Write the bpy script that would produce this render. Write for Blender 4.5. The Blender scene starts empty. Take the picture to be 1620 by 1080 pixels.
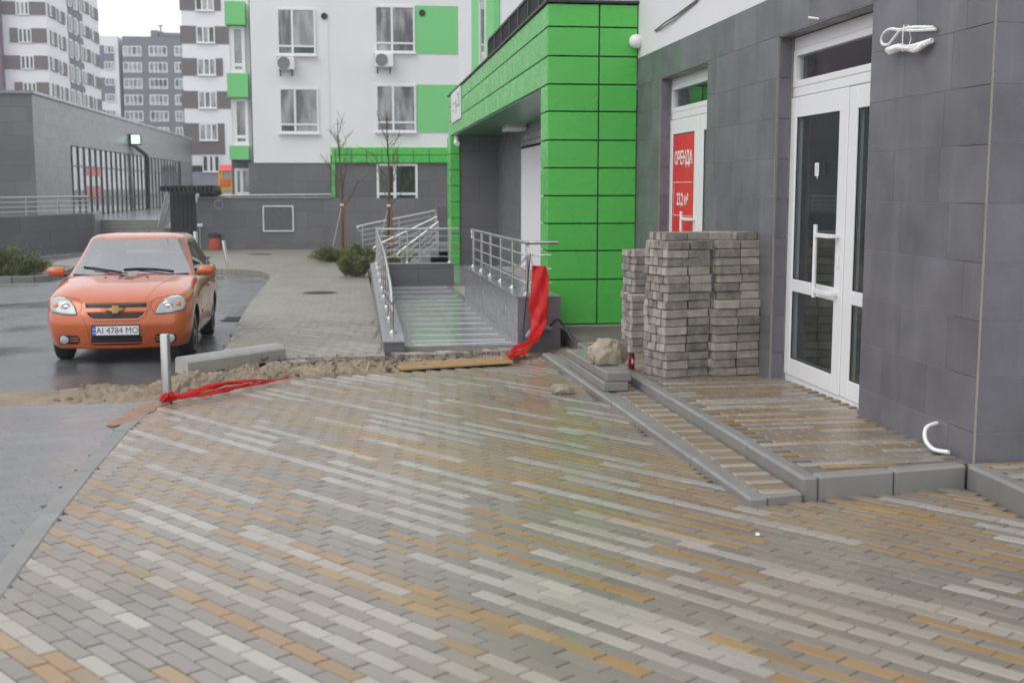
import bpy, bmesh, math, random
import numpy as np
from mathutils import Vector, Matrix, noise
from mathutils.bvhtree import BVHTree
random.seed(7); np.random.seed(7)
R = math.radians
scn = bpy.context.scene
COL = scn.collection

# ---------------------------------------------------------------- camera, sky, sun, exposure
EYE = 1.55                      # lens height above the paving
SLOPE = 0.018                   # the paving falls away from the lens
PITCH, YAW, FPX = math.atan(244/1900), R(7.4355), 1900.0
cd = bpy.data.cameras.new('camera'); cam = bpy.data.objects.new('camera', cd); COL.objects.link(cam)
cam.location = (0, 0, EYE); cam.rotation_euler = (math.pi/2 - PITCH, 0, -YAW)
cd.sensor_width = 36; cd.lens = FPX/1620*36; cd.clip_start = .05; cd.clip_end = 3000
cd.dof.use_dof = True; cd.dof.focus_distance = 9.5; cd.dof.aperture_fstop = 2.6
scn.camera = cam
w = bpy.data.worlds.new('World'); scn.world = w; w.use_nodes = True
wn, wl = w.node_tree.nodes, w.node_tree.links
sky = wn.new('ShaderNodeTexSky'); sky.sky_type = 'NISHITA'; sky.sun_disc = False
sky.sun_elevation = R(48); sky.sun_rotation = R(235); sky.air_density = 1.0; sky.dust_density = 6.0
mixs = wn.new('ShaderNodeMix'); mixs.data_type = 'RGBA'; mixs.inputs['Factor'].default_value = .86
wl.new(sky.outputs['Color'], mixs.inputs[6]); mixs.inputs[7].default_value = (9.25, 9.45, 9.9, 1)   # overcast cloud deck
wl.new(mixs.outputs[2], wn['Background'].inputs['Color']); wn['Background'].inputs['Strength'].default_value = .125
sd = bpy.data.lights.new('sun', 'SUN'); sun = bpy.data.objects.new('sun', sd); COL.objects.link(sun)
sd.energy = .6; sd.angle = R(35); sd.color = (1, .97, .93)
_el, _az = R(48), R(235)         # azimuth clockwise from +Y: light comes from behind the left shoulder
_d = Vector((math.sin(_az)*math.cos(_el), math.cos(_az)*math.cos(_el), math.sin(_el)))
sun.rotation_euler = (-_d).to_track_quat('-Z', 'Y').to_euler(); sun.location = (-10, -10, 30)
scn.view_settings.view_transform = 'Standard'; scn.view_settings.look = 'None'
scn.view_settings.exposure = 0.24; scn.view_settings.gamma = 1; scn.view_settings.use_curve_mapping = False

# ---------------------------------------------------------------- helpers: geometry
_cp, _sp, _cy, _sy = math.cos(PITCH), math.sin(PITCH), math.cos(YAW), math.sin(YAW)
_F = Vector((_sy*_cp, _cy*_cp, -_sp)); _Rt = Vector((_cy, -_sy, 0)); _U = _Rt.cross(_F)
def wy(px, py, Y):
    "point of the vertical plane at distance Y that the survey photo shows at px, py"
    d = _F*FPX + _Rt*(px-810) - _U*(py-540); return Vector((0, 0, EYE)) + d*(Y/d.y)
def wx(px, py, X):
    d = _F*FPX + _Rt*(px-810) - _U*(py-540); return Vector((0, 0, EYE)) + d*(X/d.x)
def gz(Y, dz=0.0): return -SLOPE*min(Y, 70) + dz
class Geo:
    def __init__(s): s.v = []; s.f = []; s.c = None
    def add(s, vs, fs):
        n = len(s.v); s.v += [tuple(v) for v in vs]; s.f += [tuple(i+n for i in f) for f in fs]; return s
    def box(s, a, b, ch=0.0, M=None):
        x0, y0, z0 = (min(a[i], b[i]) for i in range(3)); x1, y1, z1 = (max(a[i], b[i]) for i in range(3))
        if ch <= 0:
            vs = [(x, y, z) for z in (z0, z1) for y in (y0, y1) for x in (x0, x1)]
            fs = [(0, 2, 3, 1), (4, 5, 7, 6), (0, 1, 5, 4), (2, 6, 7, 3), (0, 4, 6, 2), (1, 3, 7, 5)]
        else:
            vs, fs = cbox_mesh(x0, x1, y0, y1, z0, z1, min(ch, (x1-x0)*.45, (y1-y0)*.45, (z1-z0)*.45))
        if M is not None: vs = [M @ Vector(v) for v in vs]
        return s.add(vs, fs)
    def tube(s, pts, r, n=8, caps=True):
        pts = [Vector(p) for p in pts]; rs = r if isinstance(r, (list, tuple)) else [r]*len(pts)
        rings = []; prev = None
        for i, p in enumerate(pts):
            t = (pts[min(i+1, len(pts)-1)] - pts[max(i-1, 0)]).normalized()
            a = prev if prev is not None else (Vector((0, 0, 1)) if abs(t.z) < .9 else Vector((1, 0, 0)))
            u = (a - t*a.dot(t)); u = u.normalized() if u.length > 1e-6 else t.orthogonal().normalized(); prev = u; v = t.cross(u)
            rings.append([p + (u*math.cos(2*math.pi*k/n) + v*math.sin(2*math.pi*k/n))*rs[i] for k in range(n)])
        vs = [q for ring in rings for q in ring]; fs = []
        for i in range(len(pts)-1):
            for k in range(n):
                fs.append((i*n+k, i*n+(k+1) % n, (i+1)*n+(k+1) % n, (i+1)*n+k))
        if caps: fs += [tuple(range(n))[::-1], tuple((len(pts)-1)*n+k for k in range(n))]
        return s.add(vs, fs)
    def lathe(s, prof, c, n=20, axis='z'):
        vs = []; fs = []
        for (r, h) in prof:
            for k in range(n):
                a = 2*math.pi*k/n; x, y = r*math.cos(a), r*math.sin(a)
                vs.append((c[0]+x, c[1]+y, c[2]+h) if axis == 'z' else ((c[0]+h, c[1]+x, c[2]+y) if axis == 'x' else (c[0]+x, c[1]+h, c[2]+y)))
        for i in range(len(prof)-1):
            for k in range(n): fs.append((i*n+k, i*n+(k+1) % n, (i+1)*n+(k+1) % n, (i+1)*n+k))
        fs += [tuple(range(n))[::-1], tuple((len(prof)-1)*n+k for k in range(n))]
        return s.add(vs, fs)
    def prism(s, poly, d):
        n = len(poly); d = Vector(d); p = [Vector(q) for q in poly]
        return s.add(p+[q+d for q in p], [tuple(range(n))[::-1], tuple(range(n, 2*n))]+[(i, (i+1) % n, n+(i+1) % n, n+i) for i in range(n)])
    def mesh(s, name):
        me = bpy.data.meshes.new(name); me.from_pydata(s.v, [], s.f)
        if s.c is not None:
            at = me.color_attributes.new('Col', 'FLOAT_COLOR', 'POINT'); at.data.foreach_set('color', np.array(s.c, np.float32).ravel())
        bm = bmesh.new(); bm.from_mesh(me); bmesh.ops.recalc_face_normals(bm, faces=bm.faces); bm.to_mesh(me); bm.free()
        return me
def cbox_mesh(x0, x1, y0, y1, z0, z1, c):
    vs = []; X = (x0, x0+c, x1-c, x1); Y = (y0, y0+c, y1-c, y1); Z = (z0, z0+c, z1-c, z1)
    idx = {}
    for sx in (0, 1):
        for sy in (0, 1):
            for sz in (0, 1):
                ex, ix = (0, 1) if not sx else (3, 2); ey, iy = (0, 1) if not sy else (3, 2); ez, iz = (0, 1) if not sz else (3, 2)
                for ax, p in (('x', (X[ex], Y[iy], Z[iz])), ('y', (X[ix], Y[ey], Z[iz])), ('z', (X[ix], Y[iy], Z[ez]))):
                    idx[(sx, sy, sz, ax)] = len(vs); vs.append(p)
    g = lambda *k: idx[k]; fs = []
    for s in (0, 1):
        fs.append((g(s,0,0,'x'), g(s,1,0,'x'), g(s,1,1,'x'), g(s,0,1,'x'))); fs.append((g(0,s,0,'y'), g(1,s,0,'y'), g(1,s,1,'y'), g(0,s,1,'y'))); fs.append((g(0,0,s,'z'), g(1,0,s,'z'), g(1,1,s,'z'), g(0,1,s,'z')))
        for t in (0, 1):
            fs.append((g(s,t,0,'x'), g(s,t,1,'x'), g(s,t,1,'y'), g(s,t,0,'y'))); fs.append((g(s,0,t,'x'), g(s,1,t,'x'), g(s,1,t,'z'), g(s,0,t,'z'))); fs.append((g(0,s,t,'y'), g(1,s,t,'y'), g(1,s,t,'z'), g(0,s,t,'z')))
            for u in (0, 1): fs.append((g(s,t,u,'x'), g(s,t,u,'y'), g(s,t,u,'z')))
    return vs, fs
def smooth(me, ang=35):
    me.polygons.foreach_set('use_smooth', [True]*len(me.polygons)); me.set_sharp_from_angle(angle=R(ang)); return me
def link(o, parent=None):
    COL.objects.link(o)
    if parent is not None: o.parent = parent
    return o
def tag(o, label=None, cat=None, group=None, kind=None):
    if label: o['label'] = label
    if cat: o['category'] = cat
    if group: o['group'] = group
    if kind: o['kind'] = kind
    return o
def thing(name, label, cat, loc=(0, 0, 0), group=None, rot=(0, 0, 0)):
    o = bpy.data.objects.new(name, None); o.empty_display_size = .2; o.location = loc; o.rotation_euler = rot
    COL.objects.link(o); return tag(o, label, cat, group)
def root_of(o):
    while o.parent: o = o.parent
    return o
def put(name, geo, mat, parent=None, world=True, sm=None, kind=None, label=None):
    "link a Geo (or a mesh) as ONE object; world: its coordinates are world ones, the things' roots are only moved"
    me = geo.mesh(name) if isinstance(geo, Geo) else geo
    if parent is not None and world:
        l = Vector((0, 0, 0)); q = parent
        while q: l += q.location; q = q.parent
        me.transform(Matrix.Translation(-l))
    if mat is not None and not me.materials: me.materials.append(mat)
    if sm: smooth(me, sm)
    o = link(bpy.data.objects.new(name, me), parent)
    if kind: o['kind'] = kind
    if label: o['label'] = label
    return o
_mc = {}
def piece(name, dims, ch, mat, parent, loc, rot=None, color=None):
    "one of many alike pieces: a chamfered box that shares its mesh with the others of its size"
    k = (name, tuple(round(d, 3) for d in dims), ch, mat.name)
    if k not in _mc:
        g = Geo(); g.box([-d/2 for d in dims], [d/2 for d in dims], ch); me = g.mesh(name); me.materials.append(mat); _mc[k] = me
    o = bpy.data.objects.new(name, _mc[k]); o.location = loc
    if rot is not None: o.rotation_euler = rot
    if color is not None: o.color = (*color, 1)
    return link(o, parent)
def copy_tree(o, parent=None):
    c = o.copy(); COL.objects.link(c); c.parent = parent
    for ch in o.children: copy_tree(ch, c)
    return c
def text_mesh(name, s, size, mat, parent, M, depth=.0015, sx=1.0, bold=0.0):
    cu = bpy.data.curves.new(name, 'FONT'); cu.body = s; cu.size = size; cu.align_x = 'CENTER'; cu.align_y = 'CENTER'; cu.extrude = depth; cu.offset = bold; cu.resolution_u = 3
    t = bpy.data.objects.new(name, cu); COL.objects.link(t)
    me = bpy.data.meshes.new_from_object(t.evaluated_get(bpy.context.evaluated_depsgraph_get())); bpy.data.objects.remove(t); bpy.data.curves.remove(cu)
    me.transform(M @ Matrix.Diagonal((sx, 1, 1, 1))); me.name = name; me.materials.clear(); me.materials.append(mat)
    return link(bpy.data.objects.new(name, me), parent)

# ---------------------------------------------------------------- helpers: materials
MATS = {}
def mat(name, col=(.5, .5, .5), rough=.5, metal=0, spec=.5, src=None, var=.12, nscale=6, fine=60, finev=.06, rvar=0, rscale=3, bump=0, bscale=80, coat=0, rnd=0, stain=0, dirt=0, emit=None, emit_s=1):
    m = bpy.data.materials.new(name); m.use_nodes = True; N, L = m.node_tree.nodes, m.node_tree.links; b = N['Principled BSDF']
    b.inputs['Roughness'].default_value = rough; b.inputs['Metallic'].default_value = metal; b.inputs['Specular IOR Level'].default_value = spec
    if coat: b.inputs['Coat Weight'].default_value = coat; b.inputs['Coat Roughness'].default_value = .05
    tc = N.new('ShaderNodeTexCoord'); geo = N.new('ShaderNodeNewGeometry')
    def noi(scale, det=4, vec=None):
        n = N.new('ShaderNodeTexNoise'); n.inputs['Scale'].default_value = scale; n.inputs['Detail'].default_value = det
        L.new(vec or geo.outputs['Position'], n.inputs['Vector']); return n.outputs['Fac']
    def mth(op, a, bb):
        n = N.new('ShaderNodeMath'); n.operation = op
        for i, q in enumerate((a, bb)):
            if isinstance(q, (int, float)): n.inputs[i].default_value = q
            else: L.new(q, n.inputs[i])
        return n.outputs[0]
    if src == 'obj': oi = N.new('ShaderNodeObjectInfo'); c = oi.outputs['Color']
    elif src == 'attr': a = N.new('ShaderNodeAttribute'); a.attribute_name = 'Col'; c = a.outputs['Color']
    else: r = N.new('ShaderNodeRGB'); r.outputs[0].default_value = (*col, 1); c = r.outputs[0]
    f = mth('ADD', mth('MULTIPLY', mth('SUBTRACT', noi(nscale), .5), var*4), 1)
    f = mth('ADD', f, mth('MULTIPLY', mth('SUBTRACT', noi(fine, 2), .5), finev*4))
    if rnd: oi2 = N.new('ShaderNodeObjectInfo'); f = mth('ADD', f, mth('MULTIPLY', mth('SUBTRACT', oi2.outputs['Random'], .5), rnd*2))
    f = mth('MAXIMUM', f, .1)
    v = N.new('ShaderNodeVectorMath'); v.operation = 'SCALE'; L.new(c, v.inputs[0]); L.new(f, v.inputs['Scale']); out = v.outputs[0]
    if stain:
        mp = N.new('ShaderNodeMapping'); mp.inputs['Scale'].default_value = (7, 7, .7); L.new(geo.outputs['Position'], mp.inputs['Vector'])
        st = N.new('ShaderNodeMapRange'); st.inputs['From Min'].default_value = .55; st.inputs['From Max'].default_value = .8; L.new(noi(1.4, 5, mp.outputs['Vector']), st.inputs['Value'])
        mx = N.new('ShaderNodeMix'); mx.data_type = 'RGBA'; L.new(mth('MULTIPLY', st.outputs[0], stain), mx.inputs['Factor']); L.new(out, mx.inputs[6]); mx.inputs[7].default_value = (.42, .42, .40, 1); out = mx.outputs[2]
    if dirt:
        dm = N.new('ShaderNodeMapRange'); dm.inputs['From Min'].default_value = .42; dm.inputs['From Max'].default_value = .72; L.new(noi(.75, 7), dm.inputs['Value'])
        mx = N.new('ShaderNodeMix'); mx.data_type = 'RGBA'; L.new(mth('MULTIPLY', dm.outputs[0], dirt), mx.inputs['Factor']); L.new(out, mx.inputs[6]); mx.inputs[7].default_value = (.22, .175, .115, 1); out = mx.outputs[2]
    L.new(out, b.inputs['Base Color'])
    if rvar:
        mr = N.new('ShaderNodeMapRange'); mr.inputs['From Min'].default_value = .35; mr.inputs['From Max'].default_value = .65
        mr.inputs['To Min'].default_value = max(.02, rough-rvar); mr.inputs['To Max'].default_value = min(1, rough+rvar); L.new(noi(rscale, 5), mr.inputs['Value']); L.new(mr.outputs[0], b.inputs['Roughness'])
    if bump:
        bp = N.new('ShaderNodeBump'); bp.inputs['Strength'].default_value = bump; bp.inputs['Distance'].default_value = .01
        L.new(noi(bscale, 6), bp.inputs['Height']); L.new(bp.outputs[0], b.inputs['Normal'])
    if emit: b.inputs['Emission Color'].default_value = (*emit, 1); b.inputs['Emission Strength'].default_value = emit_s
    MATS[name] = m; return m
def glass(name, tint=(.6, .65, .66), f0=.05, rough=0.0, opaque=None, refl=1.0, reflect_tone=None):
    "pane: Schlick mirror over a see-through pane (or, far off, an opaque one with pale reflections painted in)"
    m = bpy.data.materials.new(name); m.use_nodes = True; N, L = m.node_tree.nodes, m.node_tree.links; N.remove(N['Principled BSDF'])
    ge = N.new('ShaderNodeNewGeometry'); dt = N.new('ShaderNodeVectorMath'); dt.operation = 'DOT_PRODUCT'; L.new(ge.outputs['Normal'], dt.inputs[0]); L.new(ge.outputs['Incoming'], dt.inputs[1])
    def mth(op, x, y):
        n = N.new('ShaderNodeMath'); n.operation = op
        for i, q in enumerate((x, y)):
            if isinstance(q, (int, float)): n.inputs[i].default_value = q
            else: L.new(q, n.inputs[i])
        return n.outputs[0]
    c = mth('SUBTRACT', 1, mth('ABSOLUTE', dt.outputs['Value'], 0)); f = mth('ADD', mth('MULTIPLY', mth('POWER', c, 5), 1-f0), f0)
    gl = N.new('ShaderNodeBsdfGlossy'); gl.inputs['Roughness'].default_value = rough; gl.inputs['Color'].default_value = (refl, refl, refl, 1)
    if opaque:
        tr = N.new('ShaderNodeBsdfDiffuse'); tr.inputs['Color'].default_value = (*opaque, 1)
        if reflect_tone:  # pale patches painted into the pane colour for varied reflections
            mp = N.new('ShaderNodeMapping'); mp.inputs['Scale'].default_value = (2.3, 2.3, .55); L.new(ge.outputs['Position'], mp.inputs['Vector']); nz = N.new('ShaderNodeTexNoise'); nz.inputs['Scale'].default_value = 1.0; nz.inputs['Detail'].default_value = 3; L.new(mp.outputs[0], nz.inputs['Vector'])
            mr = N.new('ShaderNodeMapRange'); mr.inputs['From Min'].default_value = .44; mr.inputs['From Max'].default_value = .6; L.new(nz.outputs['Fac'], mr.inputs['Value'])
            mx0 = N.new('ShaderNodeMix'); mx0.data_type = 'RGBA'; L.new(mr.outputs[0], mx0.inputs['Factor']); mx0.inputs[6].default_value = (*opaque, 1); mx0.inputs[7].default_value = (*reflect_tone, 1); L.new(mx0.outputs[2], tr.inputs['Color'])
    else: tr = N.new('ShaderNodeBsdfTransparent'); tr.inputs['Color'].default_value = (*tint, 1)
    mx = N.new('ShaderNodeMixShader'); L.new(f, mx.inputs[0]); L.new(tr.outputs[0], mx.inputs[1]); L.new(gl.outputs[0], mx.inputs[2]); L.new(mx.outputs[0], N['Material Output'].inputs[0])
    MATS[name] = m; return m
def tiled(name, col, bw, bh, rough=.4, var=.1, joint=(.06, .06, .065), plane='xz', contrast=.08, bump=.15, rvar=.1, stain=0):
    "facing tiles of a wall too far off to pick the tiles apart"
    m = mat(name, col, rough, var=var, nscale=.7, rvar=rvar, stain=stain); N, L = m.node_tree.nodes, m.node_tree.links; b = N['Principled BSDF']
    br = N.new('ShaderNodeTexBrick'); br.inputs['Scale'].default_value = 1; br.inputs['Brick Width'].default_value = bw; br.inputs['Row Height'].default_value = bh; br.inputs['Mortar Size'].default_value = .006
    br.inputs['Color1'].default_value = (1+contrast, 1+contrast, 1+contrast, 1); br.inputs['Color2'].default_value = (1-contrast, 1-contrast, 1-contrast, 1); br.inputs['Mortar'].default_value = (.5, .5, .5, 1)
    ge = N.new('ShaderNodeNewGeometry'); sp = N.new('ShaderNodeSeparateXYZ'); cb = N.new('ShaderNodeCombineXYZ'); L.new(ge.outputs['Position'], sp.inputs[0])
    L.new(sp.outputs[{'x': 0, 'y': 1}[plane[0]]], cb.inputs[0]); L.new(sp.outputs[{'z': 2, 'y': 1}[plane[1]]], cb.inputs[1]); L.new(cb.outputs[0], br.inputs['Vector'])
    old = b.inputs['Base Color'].links[0].from_socket; mu = N.new('ShaderNodeMix'); mu.data_type = 'RGBA'; mu.blend_type = 'MULTIPLY'; mu.inputs['Factor'].default_value = 1
    L.new(old, mu.inputs[6]); L.new(br.outputs['Color'], mu.inputs[7]); L.new(mu.outputs[2], b.inputs['Base Color']); return m

m_pav_o = mat('paver_concrete', src='obj', rough=.235, rvar=.12, rscale=.8, var=.07, nscale=3, fine=220, finev=.07, bump=.12, bscale=300, rnd=.08, dirt=.5)
m_pav_a = mat('paver_concrete_field', src='attr', rough=.235, rvar=.12, rscale=.8, var=.07, nscale=3, fine=220, finev=.07, bump=.12, bscale=300, dirt=.5)
m_joint = mat('joint_sand', (.13, .12, .10), .85, var=.2, bump=.3)
m_walk = tiled('walkway_pavers', (.27, .25, .205), .21, .0735, .38, plane='xy', contrast=.16, var=.12)
m_road = mat('wet_asphalt', (.12, .121, .128), .30, rvar=.2, rscale=.55, var=.18, nscale=.8, fine=180, finev=.1, bump=.1, bscale=150)
m_ground = mat('ground_soil', (.16, .15, .13), .8, var=.2)
m_kerb = mat('kerb_concrete', (.205, .20, .188), .45, rvar=.1, var=.1, nscale=4, fine=250, finev=.06, bump=.12, bscale=250, stain=.12, rnd=.05)
m_stackpav = mat('dusty_paver', (.295, .27, .235), .85, var=.3, nscale=13, fine=110, finev=.18, bump=.6, bscale=90, rnd=.38, stain=.6)
m_sand = mat('sand', (.255, .205, .142), .9, var=.3, nscale=3.2, fine=90, finev=.1, bump=.5, bscale=60)
m_clod = mat('broken_mortar', (.17, .14, .105), .9, var=.2, nscale=5, bump=.6, bscale=50)
m_rock = mat('rock_rough', (.33, .28, .22), .85, var=.26, nscale=7, fine=70, finev=.1, bump=.7, bscale=35)
m_tile = mat('dark_wall_tile', (.138, .137, .155), .42, rvar=.12, rscale=2.5, var=.2, nscale=2.6, fine=50, finev=.05, rnd=.10, stain=.14)
m_grout = mat('tile_grout', (.33, .31, .29), .9)
m_white = mat('white_plaster', (.71, .71, .73), .8, var=.03, nscale=.8, fine=50, finev=.01)
m_whitepvc = mat('white_pvc', (.78, .79, .80), .35, var=.02, nscale=2, finev=.01)
m_green = mat('green_cladding', (.09, .50, .085), .28, var=.035, nscale=1.6, finev=0, rnd=.035, rvar=.06)
m_greenw = mat('green_paint', (.19, .60, .22), .7, var=.02, nscale=1)
m_darkgap = mat('dark_gap', (.035, .12, .04), .8)
m_steel = mat('brushed_steel', (.55, .55, .54), .26, metal=1, var=.04, nscale=12, finev=.02)
m_dark = mat('dark_metal', (.03, .031, .034), .45, var=.08)
m_black = mat('black_plastic', (.012, .012, .013), .4, var=.05)
m_glass = glass('door_glass', (.80, .84, .84), f0=.07)
m_wing = glass('window_glass', opaque=(.09, .10, .105), refl=.9, f0=.08, reflect_tone=(.34, .35, .36))
m_wing3 = glass('pale_reflection_glass', opaque=(.22, .23, .24), refl=.9, f0=.08, reflect_tone=(.42, .42, .42))  # paler variant: brighter reflections put into the pane colour
m_hallglass = glass('hall_glass', opaque=(.16, .18, .18), refl=.95, f0=.12, reflect_tone=(.34, .36, .35))  # pane colour lightened to carry the reflected sky
m_wing2 = glass('dark_window_glass', opaque=(.02, .045, .03), refl=.8, f0=.07, reflect_tone=(.05, .085, .065))  # green tint paints in the portal's reflection
m_room = mat('room_wall', (.5, .5, .49), .8)
m_conc = mat('raw_concrete', (.29, .275, .25), .8, var=.15, nscale=5, bump=.4, bscale=40, stain=.2)
m_soil = mat('damp_soil', (.15, .12, .09), .9, var=.25, nscale=6, bump=.6, bscale=30)
m_ramp = mat('wet_ramp_tile', (.25, .255, .265), .17, rvar=.06, rscale=1.2, var=.07, nscale=1.5, rnd=.05)
m_lav = mat('polished_tile', (.25, .25, .27), .22, rvar=.06, var=.06, nscale=2, rnd=.04)
m_red = mat('red_film', (.72, .018, .02), .3, var=.1, nscale=9)
_n, _l = m_red.node_tree.nodes, m_red.node_tree.links; _t = _n.new('ShaderNodeBsdfTranslucent'); _t.inputs['Color'].default_value = (.85, .03, .03, 1); _x = _n.new('ShaderNodeMixShader'); _x.inputs[0].default_value = .4
_l.new(_n['Principled BSDF'].outputs[0], _x.inputs[1]); _l.new(_t.outputs[0], _x.inputs[2]); _l.new(_x.outputs[0], _n['Material Output'].inputs[0])
m_gjoint = mat('grey_joint', (.13, .13, .13), .8)
m_pale = mat('pale_kerb', (.36, .355, .34), .5, var=.1, bump=.15, stain=.2)
m_tilefar = tiled('far_wall_tiles', (.135, .135, .142), 1.2, .6, .4, contrast=.1, var=.1)
m_tilefarx = tiled('far_wall_tiles_side', (.135, .135, .142), 1.2, .6, .32, plane='yz', contrast=.08, var=.08, rvar=.04)
m_brown = mat('brown_plaster', (.15, .13, .13), .8, var=.04)
m_slate = mat('slate_plaster', (.15, .15, .17), .8, var=.04)
m_blue = mat('blue_grey_plaster', (.13, .15, .19), .8, var=.04)
m_fol = mat('juniper_green', (.135, .155, .05), .6, var=.35, nscale=5, fine=30, finev=.15)
m_bark = mat('bark', (.12, .075, .05), .8, var=.2, nscale=30, bump=.4)
m_stake = mat('stained_wood_stake', (.24, .11, .045), .65, var=.2, nscale=20)

# ---------------------------------------------------------------- ground, road, walkway, paving
TILT = (-math.atan(SLOPE), 0, 0)
CG = math.cos(math.atan(SLOPE))
def sheet(name, poly, dz, m, thick=.05, cut=None):
    "flat setting that follows the fall of the site; poly in world x, y"
    me_g = Geo(); me_g.prism([(x, y/CG, dz) for x, y in poly], (0, 0, -thick))
    o = put(name, me_g, m); o.rotation_euler = TILT; o['kind'] = 'structure'; return o
g = Geo(); g.add([(-300, -60, .8), (300, -60, .8), (300, 70, -1.54), (-300, 70, -1.54), (300, 2500, -1.54), (-300, 2500, -1.54)], [(0, 1, 2, 3), (3, 2, 4, 5)])
ground = put('ground', g, m_ground); ground.location.z = -.32; ground['kind'] = 'structure'
edge = [(-1.5, 11.6), (-1.46, 12.7), (-1.47, 14.1), (-1.62, 17), (-1.75, 20.2), (-1.83, 24), (-1.9, 27.2), (-2.05, 29.3), (-2.4, 31), (-3.0, 32.0), (-3.9, 32.5), (-6.5, 33.2), (-9, 36)]
sheet('road', [(-40, 10.4), (-1.4, 10.4)] + [(x-.02, y) for x, y in edge[1:]] + [(-9, 38), (-40, 38)], -.13, m_road)
walk = sheet('walkway', [(x, y) for x, y in edge[1:]] + [(-9, 48.5), (12, 48.5), (12, 31), (.3, 31), (.3, 12.7)], 0, m_walk, .2)
sheet('yard_paving', [(-40, 38.02), (-9.02, 38.02), (-9.02, 60), (-40, 60)], -.1, m_road)

GREY = [(.20, .18, .15), (.222, .20, .168), (.18, .162, .135), (.208, .184, .157)]
TAN = [(.27, .178, .074), (.305, .20, .085), (.25, .168, .078), (.285, .168, .066)]
WHT = [(.345, .318, .272), (.315, .29, .25), (.37, .34, .295)]
PL, PP = .2175, .0735
def hsh(*k): return random.Random(repr(k)).random()
def inside(poly, x, y):
    c = False; n = len(poly)
    for i in range(n):
        x1, y1 = poly[i]; x2, y2 = poly[i-1]
        if (y1 > y) != (y2 > y) and x < (x2-x1)*(y-y1)/(y2-y1)+x1: c = not c
    return c
def row_colour(r, k, i):
    "grey courses alternate with courses of cream and ochre runs"
    run = 3+int(hsh('l', r)*4); n = (k + int(hsh('s', r)*9))//run; own = hsh('o', r, n)
    b = noise.noise(Vector((r*.17, k*.16+r*.1, 4.2)))
    if r % 2: w = .42+.55*b; kind = 'W' if own < w else ('T' if own < w+(.86-w)*.9+.04 else 'G')
    else: kind = 'G' if own < .88 else ('T' if own < .94 else 'W')
    pal = {'W': WHT, 'T': TAN, 'G': GREY}[kind]
    return pal[int(hsh('t', r, k)*len(pal))]
def pavers(parent, poly, ang, org, L, P, colour, name, best, off=.59, top=0.0, depth=.03, gap=.0025, endgap=.007, jit=.0016, maxY=99, conv=None, ch=.0045):
    "lay pavers in courses; the `best` that show largest become parts, the rest one part of kind stuff"
    u = Vector((math.cos(ang), math.sin(ang))); n = Vector((-u.y, u.x)); items = []
    xs = [p[0] for p in poly]; ys = [p[1] for p in poly]
    cs = [(Vector(c)-Vector(org)) for c in ((min(xs), min(ys)), (max(xs), min(ys)), (max(xs), max(ys)), (min(xs), max(ys)))]
    r0, r1 = int(min(c.dot(n) for c in cs)/P)-1, int(max(c.dot(n) for c in cs)/P)+2
    k0, k1 = int(min(c.dot(u) for c in cs)/L)-3, int(max(c.dot(u) for c in cs)/L)+3
    for r in range(r0, r1):
        o = (r*off + (hsh('j', name, r)-.5)*.06) % 1.0
        for k in range(k0, k1):
            p = Vector(org) + u*((k+o)*L) + n*(r*P)
            if p.y > maxY or not inside(poly, p.x, p.y): continue
            q = (p.x-0, p.y-0); z = gz(p.y)+top
            d = Vector((p.x, p.y, z-EYE)); zc = d.dot(_F); sx = d.dot(_Rt)/max(zc, .1)*FPX+810; sy = 540-d.dot(_U)/max(zc, .1)*FPX
            vis = zc > .5 and -40 < sx < 1660 and -10 < sy < 1100
            items.append((zc if vis else 1e3+zc, p, r, k))
    items.sort(key=lambda t: t[0]); bx = (L-endgap, P-gap, depth); field = Geo(); field.c = []
    for i, (_, p, r, k) in enumerate(items):
        c = colour(r, k, i); t = top - depth/2 + (hsh('z', name, r, k)-.5)*2*jit
        tl = ((hsh('a', r, k)-.5)*.012, (hsh('b', r, k)-.5)*.008, ang+(hsh('e', r, k)-.5)*.008)
        if i < best: piece(name, bx, ch, m_pav_o, parent, (p.x, p.y/CG, t), tl, c)
        else:
            M = Matrix.Translation((p.x, p.y/CG, t)) @ Matrix.Rotation(tl[2], 4, 'Z') @ Matrix.Rotation(tl[0], 4, 'X')
            a = [d/2 for d in bx]
            vs = [(-a[0], -a[1], -a[2]), (a[0], -a[1], -a[2]), (a[0], a[1], -a[2]), (-a[0], a[1], -a[2]), (-a[0], -a[1], a[2]-ch), (a[0], -a[1], a[2]-ch), (a[0], a[1], a[2]-ch), (-a[0], a[1], a[2]-ch), (-a[0]+ch, -a[1]+ch, a[2]), (a[0]-ch, -a[1]+ch, a[2]), (a[0]-ch, a[1]-ch, a[2]), (-a[0]+ch, a[1]-ch, a[2])]
            fs = [(8, 9, 10, 11)] + [(j, (j+1) % 4, 4+(j+1) % 4, 4+j) for j in range(4)] + [(4+j, 4+(j+1) % 4, 8+(j+1) % 4, 8+j) for j in range(4)]
            field.add([M @ Vector(v) for v in vs], fs); field.c += [(*c, 1)]*12
    if field.v: put(name+'_field', field, m_pav_a, parent, world=False, kind='stuff')
    return len(items)
# foreground paving
LE = [(-1.30, 1.0), (-1.33, 3.0), (-1.43, 4.85), (-1.516, 6.285), (-1.563, 7.28), (-1.60, 8.6), (-1.58, 9.75)]
fore = LE + [(-1.05, 10.35), (-.66, 10.98), (.45, 11.42), (1.86, 11.86), (1.95, 11.9), (2.05, 5.9), (2.4, 5.98), (3.36, 6.2), (3.36, 1.0)]
pav = sheet('paving', [(x, y) for x, y in fore], -.012, m_joint, .12)
pavers(pav, [(x-.05, y) for x, y in LE] + fore[len(LE):], R(-54.7), (.446, 5.375), PL, PP, row_colour, 'paver', 300)
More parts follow.
